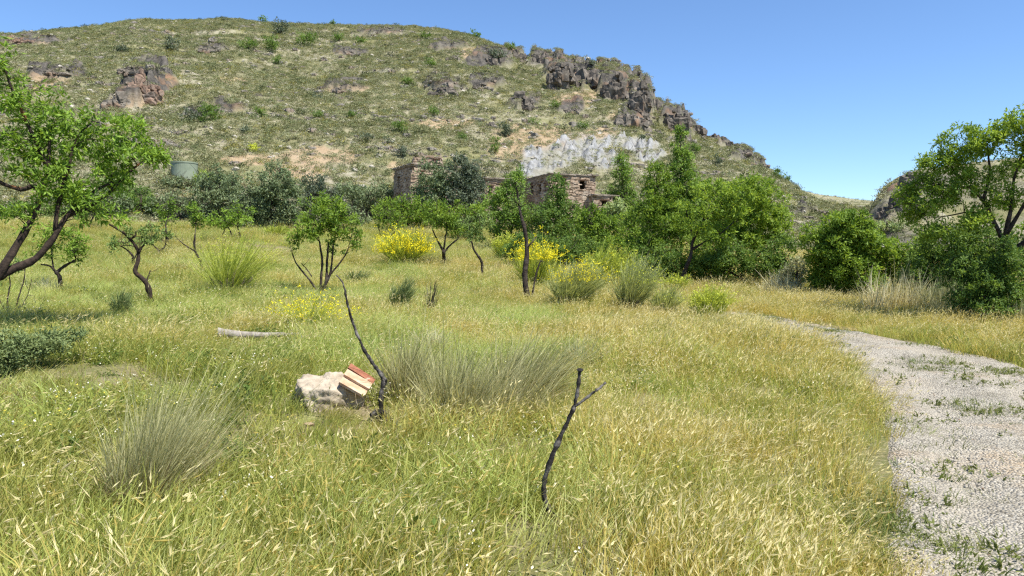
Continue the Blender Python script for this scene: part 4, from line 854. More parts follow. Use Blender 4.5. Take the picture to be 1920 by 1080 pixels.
def hb_label(i, a, b):
    own = {7: 'largest dark green bush on the hillside above the water tank', 6: 'smaller bush touching the largest hillside bush', 3: 'dark bush just under the hill crest', 31: 'lone rounded bush on the lower end of the ridge line', 32: 'small bush just below the lone rounded ridge bush',
           0: 'single dark bush high on the hill left of the other crest bushes', 5: 'small bush on open scrub below the pair of high bushes', 14: 'bright green bush beside the long dark rock ledge', 15: 'round bush at the top of the bare orange soil', 16: 'small bush just below the round bush on orange soil', 17: 'dark bush at the lower edge of the orange soil',
           18: 'wide bush against the dark ledge with orange base', 30: 'bush growing on top of the broad rocky crag', 13: 'dark shaded bush on the tan slope above the left ruin', 21: 'bush directly above the roofless stone building', 4: 'wide low bush near the crest right of the pair of high bushes', 24: 'flat bush on the slope above the reddish cliff patch'}
    if i in own: return own[i], None
    if i in (1, 2): return 'one of two neighbouring dark bushes high on the hill', 'pair of high bushes'
    if b < 66: return 'tiny bush standing on the hill crest against the sky', 'bushes on the crest'
    if a > 1180: return 'dark bush on the slope under the falling ridge', 'bushes under the ridge'
    if b < 130: return 'dark bush on the upper slope of the hill', 'bushes on the upper slope'
    if b < 225: return 'dark bush on the middle slope of the hill', 'bushes on the middle slope'
    return 'dark bush on the lower slope of the hill above the ruins', 'bushes on the lower slope'
for i, (a, b, rx, ry) in enumerate(HBL):
    lb, gp = hb_label(i, a, b)
    grove('hill_bush', lb, (a, b + ry * .2), [(a, b - ry * .75, rx, ry)], 'dark' if i % 3 else 'bluegreen', 200 + i, 3.4, 4.5, 1.1, 18, limbs=[([(a, b + ry * .2), (a + 1, b - ry * .6)], 1.4, .7)], cat='bush', group=gp, twig=False)
for i, (a, b, rx, ry) in enumerate([(480, 285, 13, 9), (545, 264, 15, 9)]):
    grove('hill_bush', ['yellow flowering bush on the bare slope above the water tank', 'brownish bush on the bare tan slope'][i], (a, b), [(a, b - ry * .7, rx, ry)], ['yellowgreen', 'greyscrub'][i], 260 + i, 3.4, 4.5, 1.1, 18, limbs=[([(a, b), (a + 1, b - ry * .6)], 1.4, .7)], cat='bush', twig=False)

# ------------------------------------------------------------------ broom, tussocks, small shrubs
def broom(name, label, base, wpx, hpx, n, mat='broom', flower=None, fl=0, seed=1, lean=.15, cat='broom shrub', fpx=2.6, group=None, spread=.55, wid=1.1, fmin=.55):
    rng = np.random.default_rng(seed); b, k, rt, fw = px_frame(*base)
    ro = root(name, b - np.array([0, 0, .03]), label, cat, group)
    W_, H_ = wpx * k, hpx * k
    a = rng.uniform(0, 2 * np.pi, n); rad = np.sqrt(rng.uniform(0, 1, n))
    ca, sa = np.cos(a) * rad, np.sin(a) * rad
    B = (rt[None] * ca[:, None] + fw[None] * sa[:, None]) * W_ * .5 * .22
    hh = H_ * (1 - .35 * rad ** 2) * rng.uniform(.55, 1.05, n)
    out = (rt[None] * ca[:, None] + fw[None] * sa[:, None]) * W_ * .5 * spread
    D = out + np.array([0, 0, 1.]) * hh[:, None] * 1.05 + rt[None] * (lean * hh * .5)[:, None]
    C = out * .45 + rt[None] * (lean * hh * .6)[:, None] - np.array([0, 0, 1.]) * (hh * .06)[:, None] + rng.normal(0, .06, (n, 3)) * H_
    mb = MB(); v, q, t, tip = ribbons(B, D, C, wid * 1.3 * k * rng.uniform(.7, 1.3, n), rng.uniform(0, .5, n), 4, rng, .4); mb.add(v, q, t)
    st = MB(); ns = max(6, n // 9); kk = rng.permutation(n)[:ns]
    for i in kk:
        tt = np.linspace(0, .45, 4)[:, None]; v, q = tube(B[i] + D[i] * tt + C[i] * tt ** 2, np.linspace(1.7, .8, 4) * k, 5); st.add(v, q)
    obj('stem', st.mesh(name + '_stem', [M['broom_base']], True), ro)
    m = n * 5; j = rng.integers(0, n, m); tt = rng.uniform(.38, 1.0, m)[:, None]
    P = B[j] + D[j] * tt + C[j] * tt ** 2; dr = D[j] + 2 * C[j] * tt; dr /= np.linalg.norm(dr, axis=1, keepdims=True); dr += rng.normal(0, .28, (m, 3)); 
    L = H_ * rng.uniform(.08, .22, m)[:, None]
    v, q, t, tip2 = ribbons(P, dr * L, rt[None] * lean * L * .5 + np.zeros((m, 3)), wid * .85 * k, rng.uniform(.2, 1, m), 2, rng, .3); mb.add(v, q, t)
    obj('foliage', mb.mesh(name + '_foliage', [M[mat]]), ro)
    if fl:
        top = tip2[(tip2[:, 2] > fmin * H_)]; j = rng.integers(0, len(top), int(fl * 1.05)); 
        cl = vnoise(top[j][:, 0] / (W_ * .12), top[j][:, 2] / (H_ * .12) + top[j][:, 1] / (W_ * .12), seed) > -.25
        P = top[j][cl] + rng.normal(0, 1.7 * k, (cl.sum(), 3)); f_ = len(P)
        v, q, t = leaves(P, fpx * k * rng.uniform(.7, 1.4, f_), fpx * .8 * k, rng, rng.uniform(0, 1, f_), .2)
        tag(obj('flowers', MB().add(v, q, t).mesh(name + '_flowers', [M[flower]]), ro), kind='stuff')
    return ro
broom('broom_bush', 'tall green broom with thin upright stems and faint yellow tips', (430, 552), 130, 116, 420, 'broom', 'yellowgreen', 1700, 1, .25, fpx=2.2, spread=.72, wid=.75)
broom('broom_bush', 'rounded broom covered in bright yellow flowers', (755, 503), 84, 74, 420, 'broom', 'yellow', 5200, 2, .1, spread=.8, fmin=.42)
broom('broom_bush', 'yellow flowering broom wrapped around the black almond trunk', (1005, 545), 84, 92, 320, 'broom', 'yellow', 2600, 3, .05, spread=.75, fmin=.66)
broom('broom_bush', 'wind blown green broom with yellow crest right of the black trunk', (1065, 578), 118, 92, 560, 'broom_grey', 'yellow', 1800, 4, .35, fmin=.6)
broom('broom_bush', 'pale green broom in the middle of the broom row', (1125, 545), 100, 84, 480, 'broom', 'yellowgreen', 1700, 5, .25)
broom('broom_bush', 'greyish green broom with bare base right of the broom row', (1180, 588), 90, 108, 420, 'broom_grey', 'yellowgreen', 900, 6, .2)
broom('broom_bush', 'small grey green broom rising from the golden grass', (1245, 594), 70, 62, 320, 'broom_grey', 'yellowgreen', 300, 7, .15)
broom('broom_bush', 'yellow tipped broom standing alone by the track bend', (1330, 606), 84, 74, 400, 'broom', 'yellowgreen', 2000, 8, .1)
broom('broom_bush', 'pale broom half hidden behind the black almond trunk', (945, 490), 56, 54, 240, 'broom', 'yellowgreen', 600, 9, .1)
broom('fennel', 'loose yellow flowering fennel clump by the fallen log', (575, 618), 130, 76, 150, 'broom', 'yellow', 1100, 10, .15, 'fennel', 3.2, spread=.95, wid=.8, fmin=.3)
broom('broom_bush', 'slim dark green shrub alone in the middle meadow', (742, 585), 50, 66, 260, 'rosemary', None, 0, 11, .35, 'shrub')
broom('rosemary_bush', 'small dark conical shrub near the crooked almond tree', (224, 596), 34, 52, 220, 'rosemary', None, 0, 12, .05, 'shrub', spread=.7)
broom('broom_bush', 'low olive bush on the upper meadow edge', (520, 446), 36, 26, 200, 'broom', None, 0, 13, .05, 'shrub', spread=.9)
broom('thistle_clump', 'feathery green clump beside the many stemmed almond tree', (665, 535), 36, 32, 160, 'rosemary', None, 0, 14, .2, 'shrub', spread=1.0)
broom('broom_bush', 'thin bare twiggy plant in the golden middle meadow', (806, 590), 36, 66, 24, 'broom_base', None, 0, 15, .1, 'shrub')
broom('broom_bush', 'pale yellow broom in front of the dark thicket', (1265, 552), 60, 40, 240, 'broom', 'yellowgreen', 700, 16, .15)

def tussock(name, label, base, wpx, hpx, n, mat, seed, lean=.35, wid=1.0, core=.35, cat='grass tussock', curve=.6, flat=.25):
    rng = np.random.default_rng(seed); b, k, rt, fw = px_frame(*base); W_, H_ = wpx * k, hpx * k
    ro = root(name, b - np.array([0, 0, .03]), label, cat)
    parts = []
    for pn, nn, hs, mt in (('blades', int(n * .75), 1.0, mat), ('dead_thatch', n // 3, .42, 'thatch')):
        a = rng.uniform(0, 2 * np.pi, nn); rad = np.sqrt(rng.uniform(0, 1, nn)); ca, sa = np.cos(a) * rad, np.sin(a) * rad
        r3 = rt[None] * ca[:, None] + fw[None] * sa[:, None]
        if pn == 'blades': cc = rng.normal(0, .5, (9, 2)); cl = np.clip(np.hypot(cc[:, 0], cc[:, 1]), 0, 1)
        ci = rng.integers(0, 9, nn); c3_ = rt[None] * cc[ci, :1] + fw[None] * cc[ci, 1:]
        B = (c3_ * .9 + r3 * .45) * W_ * .5 * core + rng.normal(0, .015 * W_, (nn, 3)) * np.array([1, 1, 0])
        r3 = r3 * .65 + c3_ * .6
        gz_ = h_near(B[:, 0] + b[0], B[:, 1] + b[1]) - b[2]; B[:, 2] = gz_
        hh = H_ * hs * rng.uniform(.5, 1.08, nn) * (1 - flat * rad ** 2)
        out = r3 * W_ * .5 * (1 - core) * .75
        D = out * .7 + np.array([0, 0, 1.]) * hh[:, None] * 1.12 + rt[None] * (lean * hh * .4)[:, None] + rng.normal(0, .2, (nn, 3)) * H_ * (.3 + rng.uniform(0, 1, nn) ** 2)[:, None]
        C = out * curve + rt[None] * (lean * hh * .55)[:, None] - np.array([0, 0, 1.]) * (hh * .14 * rng.uniform(.2, 1.6, nn))[:, None] + rng.normal(0, .16, (nn, 3)) * H_
        sc_ = vnoise(ca * 3.2 + seed, sa * 3.2, seed); D *= (1 + .22 * sc_)[:, None]; C = C * (1 + .4 * sc_)[:, None]
        v, q, t, _ = ribbons(B, D, C, 1.3 * wid * k * rng.uniform(.5, 1.4, nn), rng.uniform(0, 1, nn), 5, rng, .15)
        obj(pn, MB().add(v, q, t).mesh(name + '_' + pn, [M[mt]]), ro)
    return ro
tussock('esparto_tussock', 'large grey green esparto tussock with long wind bent blades in front', (265, 950), 280, 205, 2600, 'esparto', 21, .35, 1.4, .5)
tussock('esparto_tussock', 'brownish left clump of the esparto group behind the boulder', (765, 752), 150, 118, 1300, 'esparto', 22, .15, 1.3, .45)
tussock('esparto_tussock', 'widest silvery clump in the middle of the esparto group', (865, 784), 280, 132, 2600, 'esparto', 23, .25, 1.2, .62)
tussock('esparto_tussock', 'right hand clump of the esparto group with blades blown sideways', (955, 752), 180, 120, 1500, 'esparto', 24, .6, 1.3, .45)
tussock('esparto_tussock', 'low dark arching tussock behind the forked stick', (1085, 692), 100, 60, 800, 'greyscrub', 25, .15, 1.1, .35, curve=.9, flat=.5)
tussock('dry_bush', 'whitish dry bush behind the esparto group', (812, 668), 80, 52, 700, 'bleached', 26, .1, 1.0, .4, 'dry bush')
tussock('dry_grass_clump', 'tall bleached grass clump beside the dark round bush', (1680, 585), 130, 72, 1100, 'bleached', 27, .1, 1.0, .7)
tussock('dry_grass_clump', 'blue grey grass clump in front of the dark thicket', (1755, 592), 120, 70, 1000, 'greyscrub', 28, .1, 1.1, .7)
tussock('dry_grass_clump', 'pale bleached grass tuft at the foot of the tall tree', (1848, 604), 60, 52, 420, 'bleached', 29, .25, 1.1, .35)
tussock('dry_grass_clump', 'grey grass clump right of the tall tree trunk', (1915, 612), 70, 56, 400, 'greyscrub', 30, .1, 1.1, .6)
tussock('dry_grass_clump', 'grey bleached grass beside the deep green thicket', (1470, 556), 80, 44, 600, 'bleached', 31, .1, .9, .7)
tussock('dry_grass_clump', 'faint grey dry patch behind the short forked almond tree', (70, 552), 70, 34, 420, 'bleached', 32, .1, .9, .7)
grove('shrub', 'low dark sprawling shrub on the bank left of the meadow', (45, 694), [(25, 642, 56, 34), (75, 634, 46, 24), (-10, 660, 50, 36), (110, 622, 30, 14, .8)], 'rosemary', 59, 7, 10, 1.2, cat='shrub', twig=False, limbs=[([(45, 690), (40, 672), (30, 655)], 3, 1.5)])
# ------------------------------------------------------------------ rocks
def outcrop(label, base, wpx, hpx, mat, seed, lumps=5, group=None, name='rock_outcrop', sub=2):
    """a ragged mass of angular blocks, broken at the top and buried in the slope"""
    rng = np.random.default_rng(seed); b, k, rt, fw = px_frame(*base); mb = MB(); W_, H_ = wpx * k, hpx * k
    prof = rng.uniform(.55, 1.1, lumps + 1)
    rock_mesh('', seed * 31 + 990, None, 3, 13, .25, W_ * (.6 if name == 'crag' else .58), max(H_ * .4, W_ * .15), H_ * (.5 if name == 'crag' else .34), center=(0, 0, -.06 * H_), mb=mb)
    fine = name == 'crag' or mat == 'rock_red'; nb_ = lumps * (24 if mat == 'rock_red' else 10 if fine else 6); bs = .42 if mat == 'rock_red' else .78 if fine else 1.0
    for i in range(nb_):
        f = rng.uniform(-1, 1); top = H_ * np.interp(f, np.linspace(-1, 1, lumps + 1), prof) * (1 - f * f) ** .45
        g_ = rng.uniform(-.1, 1) ** 1.0; s_ = bs * min(H_, W_ * .5) * rng.uniform(.16, .36) * (1.25 - .5 * max(g_, 0))
        hz = max(0., top * g_ - s_ * .6)
        c_ = rt * f * W_ * .5 + fw * (rng.normal(0, .12) * H_ + .25 * hz)
        c_ = c_ + np.array([0, 0, ground(b[0] + c_[0], b[1] + c_[1]) - b[2]]) if g_ < .15 else c_ + np.array([0, 0, hz])
        block(mb, c_ - np.array([0, 0, .35 * s_]), np.array([s_ * rng.uniform(.9, 1.7), s_ * 1.4, s_ * (rng.uniform(1.0, 2.1) if fine else rng.uniform(.7, 1.25))]) * 1.7, rng)
    o = obj(name, mb.mesh(name, [M[mat]]), None, b); return tag(o, label, 'rock', group)
OG = 'grey rock outcrops on the hillside'; OL = 'weathered grey rock outcrop among the hillside scrub'
for i, r_ in enumerate([(400, 98, 34, 10), (250, 140, 34, 12), (120, 140, 44, 12), (660, 102, 34, 9), (612, 114, 14, 9), (650, 172, 44, 10), (888, 201, 12, 9), (1070, 212, 26, 10), (905, 165, 34, 10), (852, 110, 22, 8), (920, 238, 18, 11), (1392, 292, 24, 10), (630, 272, 16, 8), (430, 212, 34, 12), (1310, 262, 22, 8), (1345, 285, 18, 7), (770, 112, 20, 7), (560, 130, 14, 6), (700, 140, 20, 6), (490, 180, 12, 6), (1010, 205, 14, 8), (760, 205, 14, 7), (340, 250, 14, 7), (1230, 250, 16, 8), (1130, 232, 18, 8), (1300, 325, 20, 8)]):
    own = {0: 'brown topped rocks left of the pair of high bushes', 13: 'grey rocks beside the largest hillside bush', 5: 'broad grey rocks with tan scree on the middle slope', 10: 'grey block at the edge of the bare orange soil', 23: 'rocks just above the pale eroded gullies', 24: 'dark rocks directly over the pale eroded gullies', 8: 'flat grey rocks right of the long dark ledge', 6: 'small dark boulder below the long dark ledge', 2: 'rock band behind the large almond crown', 1: 'grey rocks above the reddish cliff patch'}
    lb_, gp_ = (own[i], None) if i in own else ((OL + ' near the top', 'grey rocks near the hill top') if r_[1] < 150 else (('grey rocks on the slope under the falling ridge', 'grey rocks under the ridge') if r_[0] > 1000 else ('small grey rocks on the lower hillside', 'grey rocks on the lower hillside')))
    outcrop(lb_, r_[:2], r_[2], r_[3], 'rock', 300 + i, 4, gp_)
outcrop('long dark overhanging rock ledge in the middle of the hillside', (832, 178), 48, 19, 'rock_dark', 340, 6)
outcrop('dark rock with tan underside sloping down the hillside', (982, 203), 34, 21, 'rock_dark', 341, 4)
outcrop('dark ledge with orange base under the ridge line', (925, 122), 40, 14, 'rock_dark', 342, 4)
outcrop('large reddish cliff patch on the left of the hillside', (282, 190), 58, 50, 'rock_red', 343, 5)
outcrop('lower reddish grey rocks beside the reddish cliff patch', (232, 200), 46, 26, 'rock', 344, 5)
outcrop('reddish rock band on the left end of the hill crest', (70, 84), 70, 9, 'rock_red', 345, 7)
outcrop('pale slab of rock leaning on the left hillside', (182, 150), 20, 15, 'rock', 346, 2)
outcrop('dark rounded crag standing highest on the falling ridge', (1016, 118), 34, 22, 'rock_dark', 350, 3, name='crag')
outcrop('dark crag shoulder just below the highest crag', (1050, 150), 44, 38, 'rock_dark', 351, 5, name='crag')
outcrop('broad rocky crag in the middle of the ridge', (1108, 164), 58, 34, 'rock_dark', 352, 7, name='crag')
outcrop('steep dark cliff face on the ridge', (1152, 184), 46, 52, 'rock_dark', 353, 5, name='crag')
outcrop('peaked crag at the end of the high cliff', (1196, 205), 40, 62, 'rock_dark', 354, 4, name='crag')
outcrop('jagged rocks below the high cliff', (1185, 232), 56, 20, 'rock', 355, 7, name='crag')
outcrop('separate dark crag lower down the ridge', (1268, 236), 44, 38, 'rock_dark', 356, 4, name='crag')
outcrop('low dark rock fin on the falling ridge', (1335, 258), 40, 12, 'rock_dark', 357, 5, name='crag')
outcrop('small dark rocks near the foot of the ridge', (1400, 300), 30, 10, 'rock_dark', 358, 4, name='crag')
outcrop('narrow dark crag filling the notch below the peaked crag', (1234, 214), 30, 22, 'rock_dark', 366, 4, name='crag')
outcrop('dark rocks between the separate crag and the low fin', (1302, 248), 34, 14, 'rock_dark', 367, 4, name='crag')
outcrop('dark rock step below the low fin on the ridge', (1366, 276), 34, 12, 'rock_dark', 368, 4, name='crag')
outcrop('last dark rocks above the lone rounded ridge bush', (1426, 314), 28, 9, 'rock_dark', 369, 4, name='crag')
outcrop('rugged dark rocks along the crest before the highest crag', (962, 106), 44, 14, 'rock_dark', 370, 5, name='crag')
outcrop('layered rock band at the mouth of the gap', (1525, 398), 46, 7, 'rock', 360, 6)
outcrop('dark rubble below the layered rock band', (1500, 408), 44, 6, 'rock_dark', 361, 6)
outcrop('dark cliff on the hill flank beyond the tall tree', (1690, 392), 44, 52, 'rock_dark', 362, 5, name='crag')
outcrop('upper crag on the hill flank beyond the tall tree', (1712, 350), 50, 34, 'rock_dark', 363, 5, name='crag')
outcrop('rocky toe of the hill flank beside the gap', (1662, 404), 34, 30, 'rock', 364, 5, name='crag')
# boulder and bricks
bb, bk, brt, bfw = px_frame(632, 772)
mb = MB(); rock_mesh('', 78, None, 5, 26, .14, 84 * bk, 62 * bk, 66 * bk, center=brt * -16 * bk + np.array([0, 0, 16 * bk]), mb=mb)
tag(obj('boulder', mb.mesh('boulder', [M['boulder']], True), None, bb + bfw * 45 * bk), 'pale rough boulder carrying clay bricks in the grass', 'boulder')
def brick(name, label, c, L, w_, h_, ax, mat, roll):
    """extruded hollow clay brick: outer shell with two round-edged cells open at the ends"""
    mbk = MB(); t_ = .006
    mbk.add(*box((0, 0, h_ / 2 - t_ / 2), (L, w_, t_))); mbk.add(*box((0, 0, -h_ / 2 + t_ / 2), (L, w_, t_)))
    for yy in (-w_ / 2 + t_ / 2, -w_ / 6, w_ / 6, w_ / 2 - t_ / 2): mbk.add(*box((0, yy, 0), (L - .002, t_ - .0008, h_ - 2 * t_ + .0006)))
    o = obj(name, mbk.mesh(name, [M[mat]]), None, c); x = Vector(ax).normalized(); z = Vector((0, 0, 1)); y = z.cross(x).normalized(); z = x.cross(y)
    R = Matrix((x, y, z)).transposed() @ Matrix.Rotation(roll, 3, 'X'); o.rotation_euler = R.to_euler()
    return tag(o, label, 'brick')
def bpt(px, py, dep): return bb + brt * (px - 632) * bk + np.array([0, 0, (772 - py) * bk]) + bfw * dep * bk
for nm, lb, p1, p2, dp, w_, h_, mt, roll in (('clay_brick', 'pale front clay brick lying on the boulder', (636, 714), (682, 742), 8, .11, .03, 'brick', .4), ('clay_brick', 'pale middle clay brick on the boulder', (645, 702), (692, 731), 24, .11, .03, 'brick', .45), ('clay_brick', 'thin red clay brick at the back on the boulder', (653, 692), (700, 724), 42, .07, .022, 'brick_red', .7)):
    A_, B_ = bpt(*p1, dp), bpt(*p2, dp - 6); brick(nm, lb, (A_ + B_) / 2, float(np.linalg.norm(B_ - A_)), w_, h_, B_ - A_, mt, roll)
for lb, p, s, mt, sd_ in (('small tan stone in the grass below the boulder', (574, 800), 11, 'stone', 1), ('flat pale stone half hidden in the grass', (855, 885), 16, 'boulder', 2), ('small dark stone on the edge of the track', (1892, 790), 6, 'rock', 3), ('pale stone on the near part of the track', (1912, 962), 8, 'gravel', 4), ('light pebble near the track edge', (1765, 1058), 9, 'gravel', 5)):
    b, k, rt, fw = px_frame(*p); tag(obj('stone', rock_mesh('stone', 90 + sd_, M[mt], 3, 12, .1, s * k, s * k * .8, s * k * .6), None, b + np.array([0, 0, s * k * .25])), lb, 'stone')

# ------------------------------------------------------------------ sticks and logs
def stick(name, label, cat, base, limbs, mat, seed, extra=None):
    rng = np.random.default_rng(seed); b, k, rt, fw = px_frame(*base); ro = root(name, b, label, cat)
    for i, (pts, r0, r1) in enumerate(limbs):
        L = to_local(pts, base[0], base[1], k, rt, fw, rng, 2.0); sp = smooth_path(L, 6); n = len(sp)
        if i == 0: sp = np.vstack([sp[0] - np.array([0, 0, .08]), sp]); n += 1
        sp[1:] += rng.normal(0, .35 * k, (n - 1, 3)); rad = np.linspace(r0, r1, n) * k * (1 + .16 * rng.normal(size=n))
        v, q = tube(sp, rad, 8); obj('stem' if i == 0 else 'side_branch', MB().add(v, q).mesh(name + '_stem', [M[mat]], True), ro)
    if extra: extra(ro, k, rt, fw)
    return ro
def knob(ro, k, rt, fw):
    obj('knot', rock_mesh('knot', 5, M['burnt'], 3, 10, .2, 5 * k, 5 * k, 4 * k, center=np.array([0, 0, 1.]) * 290 * k + rt * 46 * k), ro)
stick('dead_sapling', 'forked grey burnt stick standing in the front grass', 'dead stick', (1042, 978), [([(1042, 978), (1036, 962), (1024, 942), (1021, 908), (1034, 858), (1058, 802), (1077, 758), (1084, 725), (1088, 688)], 6.5, 3.0), ([(1077, 758), (1104, 737), (1122, 722), (1137, 711)], 3, 2.2)], 'burnt', 1, knob)
def charred(ro, k, rt, fw):
    mb2 = MB()
    for i in range(5): rock_mesh('', 60 + i, None, 3, 10, .25, 10 * k, 9 * k, 9 * k, center=rt * (i - 2) * 6.5 * k + np.array([0, 0, (8 + 9 * (i % 2)) * k]), mb=mb2)
    obj('charred_stump', mb2.mesh('charred_stump', [M['burnt']]), ro)
stick('dead_sapling', 'tall bent charred sapling with black stump beside the boulder', 'dead stick', (710, 796), [([(710, 796), (712, 768), (713, 740), (716, 708), (700, 682), (680, 650), (664, 610), (653, 570), (645, 530), (632, 512)], 5.5, 1.1), ([(716, 706), (722, 712), (720, 722)], 3, 2)], 'burnt', 2, charred)
def log(label, base, pts, r0, r1, seed, mat='dead_wood'):
    rng = np.random.default_rng(seed); b, k, rt, fw = px_frame(*base); L = to_local(pts, base[0], base[1], k, rt, fw, rng, 1.0)
    L[:, 2] = [h_near(np.array([b[0] + p[0]]), np.array([b[1] + p[1]]))[0] - b[2] + q for p, q in zip(L, [(base[1] - p[1]) * k * .6 + r0 * k for p in pts])]
    sp = smooth_path(L, 6); n = len(sp); v, q = tube(sp, np.linspace(r0, r1, n) * k * (1 + .1 * rng.normal(size=n)), 10)
    return tag(obj('fallen_log', MB().add(v, q).mesh('fallen_log', [M[mat]], True), None, b), label, 'log')
log('bleached grey fallen log lying across the meadow', (470, 640), [(410, 618), (440, 628), (480, 636), (520, 638), (556, 636)], 8.5, 3.5, 1)
log('short pale plank of wood behind the boulder', (642, 646), [(606, 642), (640, 642), (680, 640)], 4, 3.5, 2)
log('thin dark branch lying beside the fallen log', (560, 640), [(520, 640), (560, 634), (600, 628)], 2.4, 1.2, 3, 'bark')

# ------------------------------------------------------------------ stone ruins and tank
def wall_pieces(L, Hh, ops):
    xs = sorted({0, L, *[o[0] for o in ops], *[o[1] for o in ops]}); zs = sorted({0, Hh, *[o[2] for o in ops], *[o[3] for o in ops]})
    for i in range(len(xs) - 1):
        for j in range(len(zs) - 1):
            cx, cz = (xs[i] + xs[i + 1]) / 2, (zs[j] + zs[j + 1]) / 2
            if any(o[0] < cx < o[1] and o[2] < cz < o[3] for o in ops): continue
            yield xs[i], xs[i + 1], zs[j], zs[j + 1]
def wall(parent, A, B, Hh, ops, seed, th=.5, top_var=.0, out=1):
    """stone wall from A to B (local xy), openings (x0,x1,z0,z1); stones stand proud of the mortar"""
    rng = np.random.default_rng(seed); A = np.array(A, float); B = np.array(B, float); L = float(np.linalg.norm(B - A)); d = (B - A) / L; nrm = np.array([d[1], -d[0]]) * out
    def place(x, y, z): return np.stack([A[0] + d[0] * x + nrm[0] * y, A[1] + d[1] * x + nrm[1] * y, z], -1)
    core = MB()
    for x0, x1, z0, z1 in wall_pieces(L, Hh, ops):
        v, q = box(((x0 + x1) / 2, -th / 2, (z0 + z1) / 2), (x1 - x0, th, z1 - z0)); core.add(place(v[:, 0], v[:, 1], v[:, 2]), q)
    w_ = obj('wall', core.mesh('wall', [M['mortar']]), parent)
    sm = MB(); z = 0.0
    while z < Hh + .02:
        h = rng.uniform(.14, .34); x = -rng.uniform(0, .2)
        while x < L:
            l = rng.uniform(.18, .75); cx, cz = x + l / 2, z + h / 2 + rng.normal(0, .035)
            if not any(o[0] - .02 < cx < o[1] + .02 and o[2] - .02 < cz < o[3] + .02 for o in ops) and cx < L and not (cz > Hh - top_var and rng.uniform() < .5):
                v, q = box((cx, .02, cz), (l - .02, .16 + rng.uniform(-.06, .10), h * rng.uniform(.75, 1.1) - .02)); v = v + rng.normal(0, .028, v.shape); sm.add(place(v[:, 0], v[:, 1], v[:, 2]), q)
            x += l
        z += h
    tag(obj('stonework', sm.mesh('stonework', [M['walling']]), w_), kind='stuff')
    for o in ops:
        if o[2] > .3:
            v, q = box(((o[0] + o[1]) / 2, .03, o[3] + .06), (o[1] - o[0] + .4, .3, .13)); lm = MB(); lm.add(place(v[:, 0], v[:, 1], v[:, 2]), q); obj('lintel', lm.mesh('lintel', [M['wood']]), w_)
        fm = MB()
        for (x0, x1, z0, z1) in ((o[0], o[0] + .09, o[2], o[3]), (o[1] - .09, o[1], o[2], o[3]), (o[0] + .09, o[1] - .09, o[3] - .09, o[3])):
            v, q = box(((x0 + x1) / 2, -.2, (z0 + z1) / 2), (x1 - x0 - .004, .1, z1 - z0 - .004)); fm.add(place(v[:, 0], v[:, 1], v[:, 2]), q)
        obj('window_frame', fm.mesh('window_frame', [M['wood']]), w_)
def slab_roof(parent, corners, z, seed, over=.3, th=.16):
    rng = np.random.default_rng(seed); c = np.array(corners, float); ctr = c.mean(0); mb3 = MB()
    e1 = c[1] - c[0]; e2 = c[3] - c[0]; l1, l2 = np.linalg.norm(e1), np.linalg.norm(e2); u1, u2 = e1 / l1, e2 / l2
    R = np.array([[u1[0], u2[0], 0], [u1[1], u2[1], 0], [0, 0, 1]])
    v, q = box((ctr[0], ctr[1], z + th / 2), (l1 + 2 * over - .3, l2 + 2 * over - .3, th), R); mb3.add(v, q)
    rf = obj('roof', mb3.mesh('roof', [M['slab']]), parent)
    sm = MB()
    for (P0, u_, n_, l) in ((c[0], u1, -u2, l1), (c[1], u2, u1, l2), (c[2], -u1, u2, l1), (c[3], -u2, -u1, l2)):
        x = -over
        while x < l + over:
            w_ = rng.uniform(.4, .9); dd = rng.uniform(.5, .75); p = P0 + u_ * (x + w_ / 2) + n_ * (over - dd / 2 + rng.normal(0, .05))
            Rm = np.array([[u_[0], n_[0], 0], [u_[1], n_[1], 0], [0, 0, 1]]); v, q = box((p[0], p[1], z + th + .05 + rng.normal(0, .015)), (w_ - .03, dd, rng.uniform(.09, .16)), Rm); sm.add(v + rng.normal(0, .012, v.shape), q); x += w_
    tag(obj('edge_slabs', sm.mesh('edge_slabs', [M['slab']]), rf), kind='stuff')
def house(label, corner_px, r, u1, L1, L2, Hh, ops1, ops2, seed, roof=True, base_dz=0, top_var=0.0):
    az = float(px2az(corner_px)); x, y = r * math.tan(az) if False else r * math.sin(az), r * math.cos(az)
    u1 = np.array(u1) / np.linalg.norm(u1); u2 = np.array([-u1[1], u1[0]])
    z = ground(x, y) - .6 + base_dz
    ro = root('stone_house', (x, y, z), label, 'house')
    c = [np.zeros(2), u1 * L1, u1 * L1 + u2 * L2, u2 * L2]
    wall(ro, c[0], c[1], Hh, ops1, seed, top_var=top_var); wall(ro, c[3] - u2 * 0, c[0] + u2 * .0, Hh, ops2, seed + 1, top_var=top_var)
    wall(ro, c[1], c[2], Hh, [], seed + 2, top_var=top_var); wall(ro, c[2], c[3], Hh, [], seed + 3, top_var=top_var)
    if roof: slab_roof(ro, c, Hh, seed + 4)
    return ro, z
def z_for(px, py, r): return CAMZ + float(elev_tan(px, py)) * r
def house_at(label, px, r, top_py, Hh, u1, L1, L2, ops1, ops2, seed, **kw):
    az = float(px2az(px)); zt = z_for(px, top_py, r); g_ = ground(r * math.sin(az), r * math.cos(az))
    hh = max(Hh, zt - (g_ - .6)); dz = zt - hh - (g_ - .6)
    return house(label, px, r, u1, L1, L2, hh, [(a, b, hh - c, hh - d) for a, b, c, d in ops1], [(a, b, hh - c, hh - d) for a, b, c, d in ops2], seed, base_dz=dz, **kw)
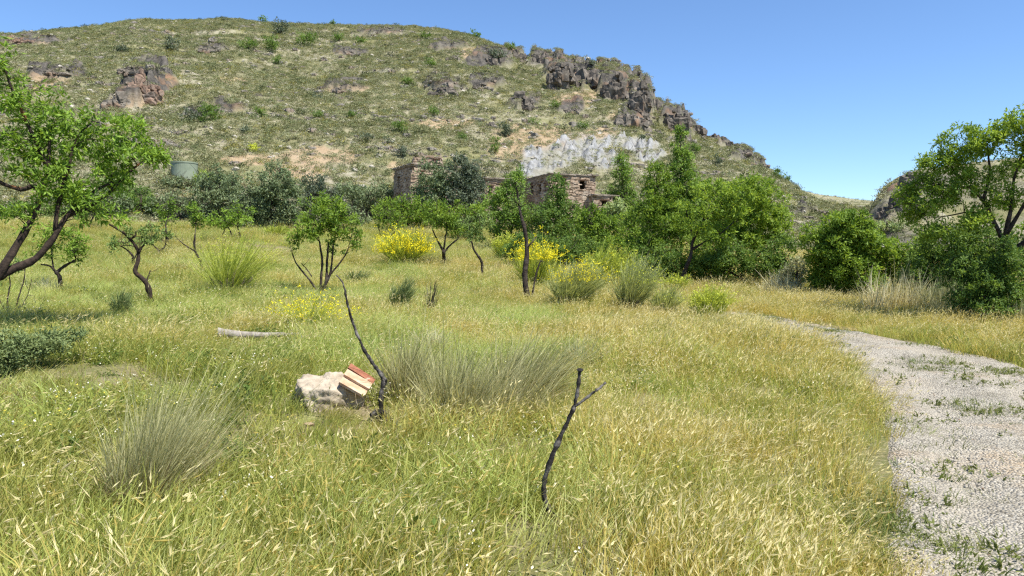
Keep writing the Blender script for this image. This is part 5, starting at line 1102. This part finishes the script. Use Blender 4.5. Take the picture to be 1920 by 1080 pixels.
# openings are given as (x0, x1, depth of sill below the wall top, depth of head below the wall top)
house_at('two storey stone house with flat slab roof and dark windows', 1032, 88, 329, 4.6, (.93, .37), 5.9, 9.0, [(3.9, 4.7, 1.5, .45), (1.3, 2.0, 1.2, .2), (1.0, 1.7, 3.9, 2.6)], [(3.0, 3.7, 1.8, .6), (5.6, 6.2, 2.0, .9), (7.4, 7.9, 1.9, .9)], 401)
house_at('ruined stone house with dark doorway behind the grey green round tree', 772, 90, 311, 4.4, (.88, .47), 6.0, 6.0, [(1.0, 1.6, 1.5, .6), (.6, 1.3, 4.0, 2.6), (3.4, 4.2, 1.8, .7)], [(1.5, 2.2, 2.2, 1.0)], 411, top_var=.3)
house_at('low roofless stone building above the ruined house', 778, 97, 294, 2.4, (.98, .2), 3.6, 3.2, [(2.5, 3.2, 1.5, .3)], [], 421, roof=False, top_var=.5)
house_at('low stone ruin with two dark openings between the houses', 908, 90, 337, 3.2, (.97, .25), 3.2, 3.5, [(.3, 1.0, 1.9, .7), (1.9, 2.8, 1.7, .5)], [], 431, top_var=.3)
house_at('small stone annex beside the two storey house', 1112, 89, 369, 2.4, (.96, .3), 2.4, 3.0, [(1.0, 1.9, 1.1, .4)], [], 441)
# water tank
tb = hit(350, 334); tk = math.hypot(tb[0], tb[1]) * math.cos(math.atan2(tb[0], tb[1])) / F
ro = root('water_tank', tb - np.array([0, 0, .3]), 'round pale green water tank on the slope above the meadow', 'tank')
def lathe(prof, n=40):
    a = np.arange(n) * 2 * np.pi / n; V = np.array([[r * np.cos(a), r * np.sin(a), np.full(n, z)] for r, z in prof]).transpose(0, 2, 1).reshape(-1, 3); return V, grid_quads(len(prof), n, True)[:, ::-1]
RT, HT = 23 * tk, 28 * tk + .3
obj('tank_wall', MB().add(*lathe([(RT, 0), (RT * .985, HT * .5), (RT, HT), (RT - .12, HT), (RT - .12, 0.2), (0.01, .2)])).mesh('tank_wall', [M['tank']], False), ro)
obj('tank_rim', MB().add(*lathe([(RT + .002, HT - .16), (RT + .05, HT - .15), (RT + .05, HT + .04), (RT - .14, HT + .04), (RT - .14, HT - .1)])).mesh('tank_rim', [M['tank']], False), ro)
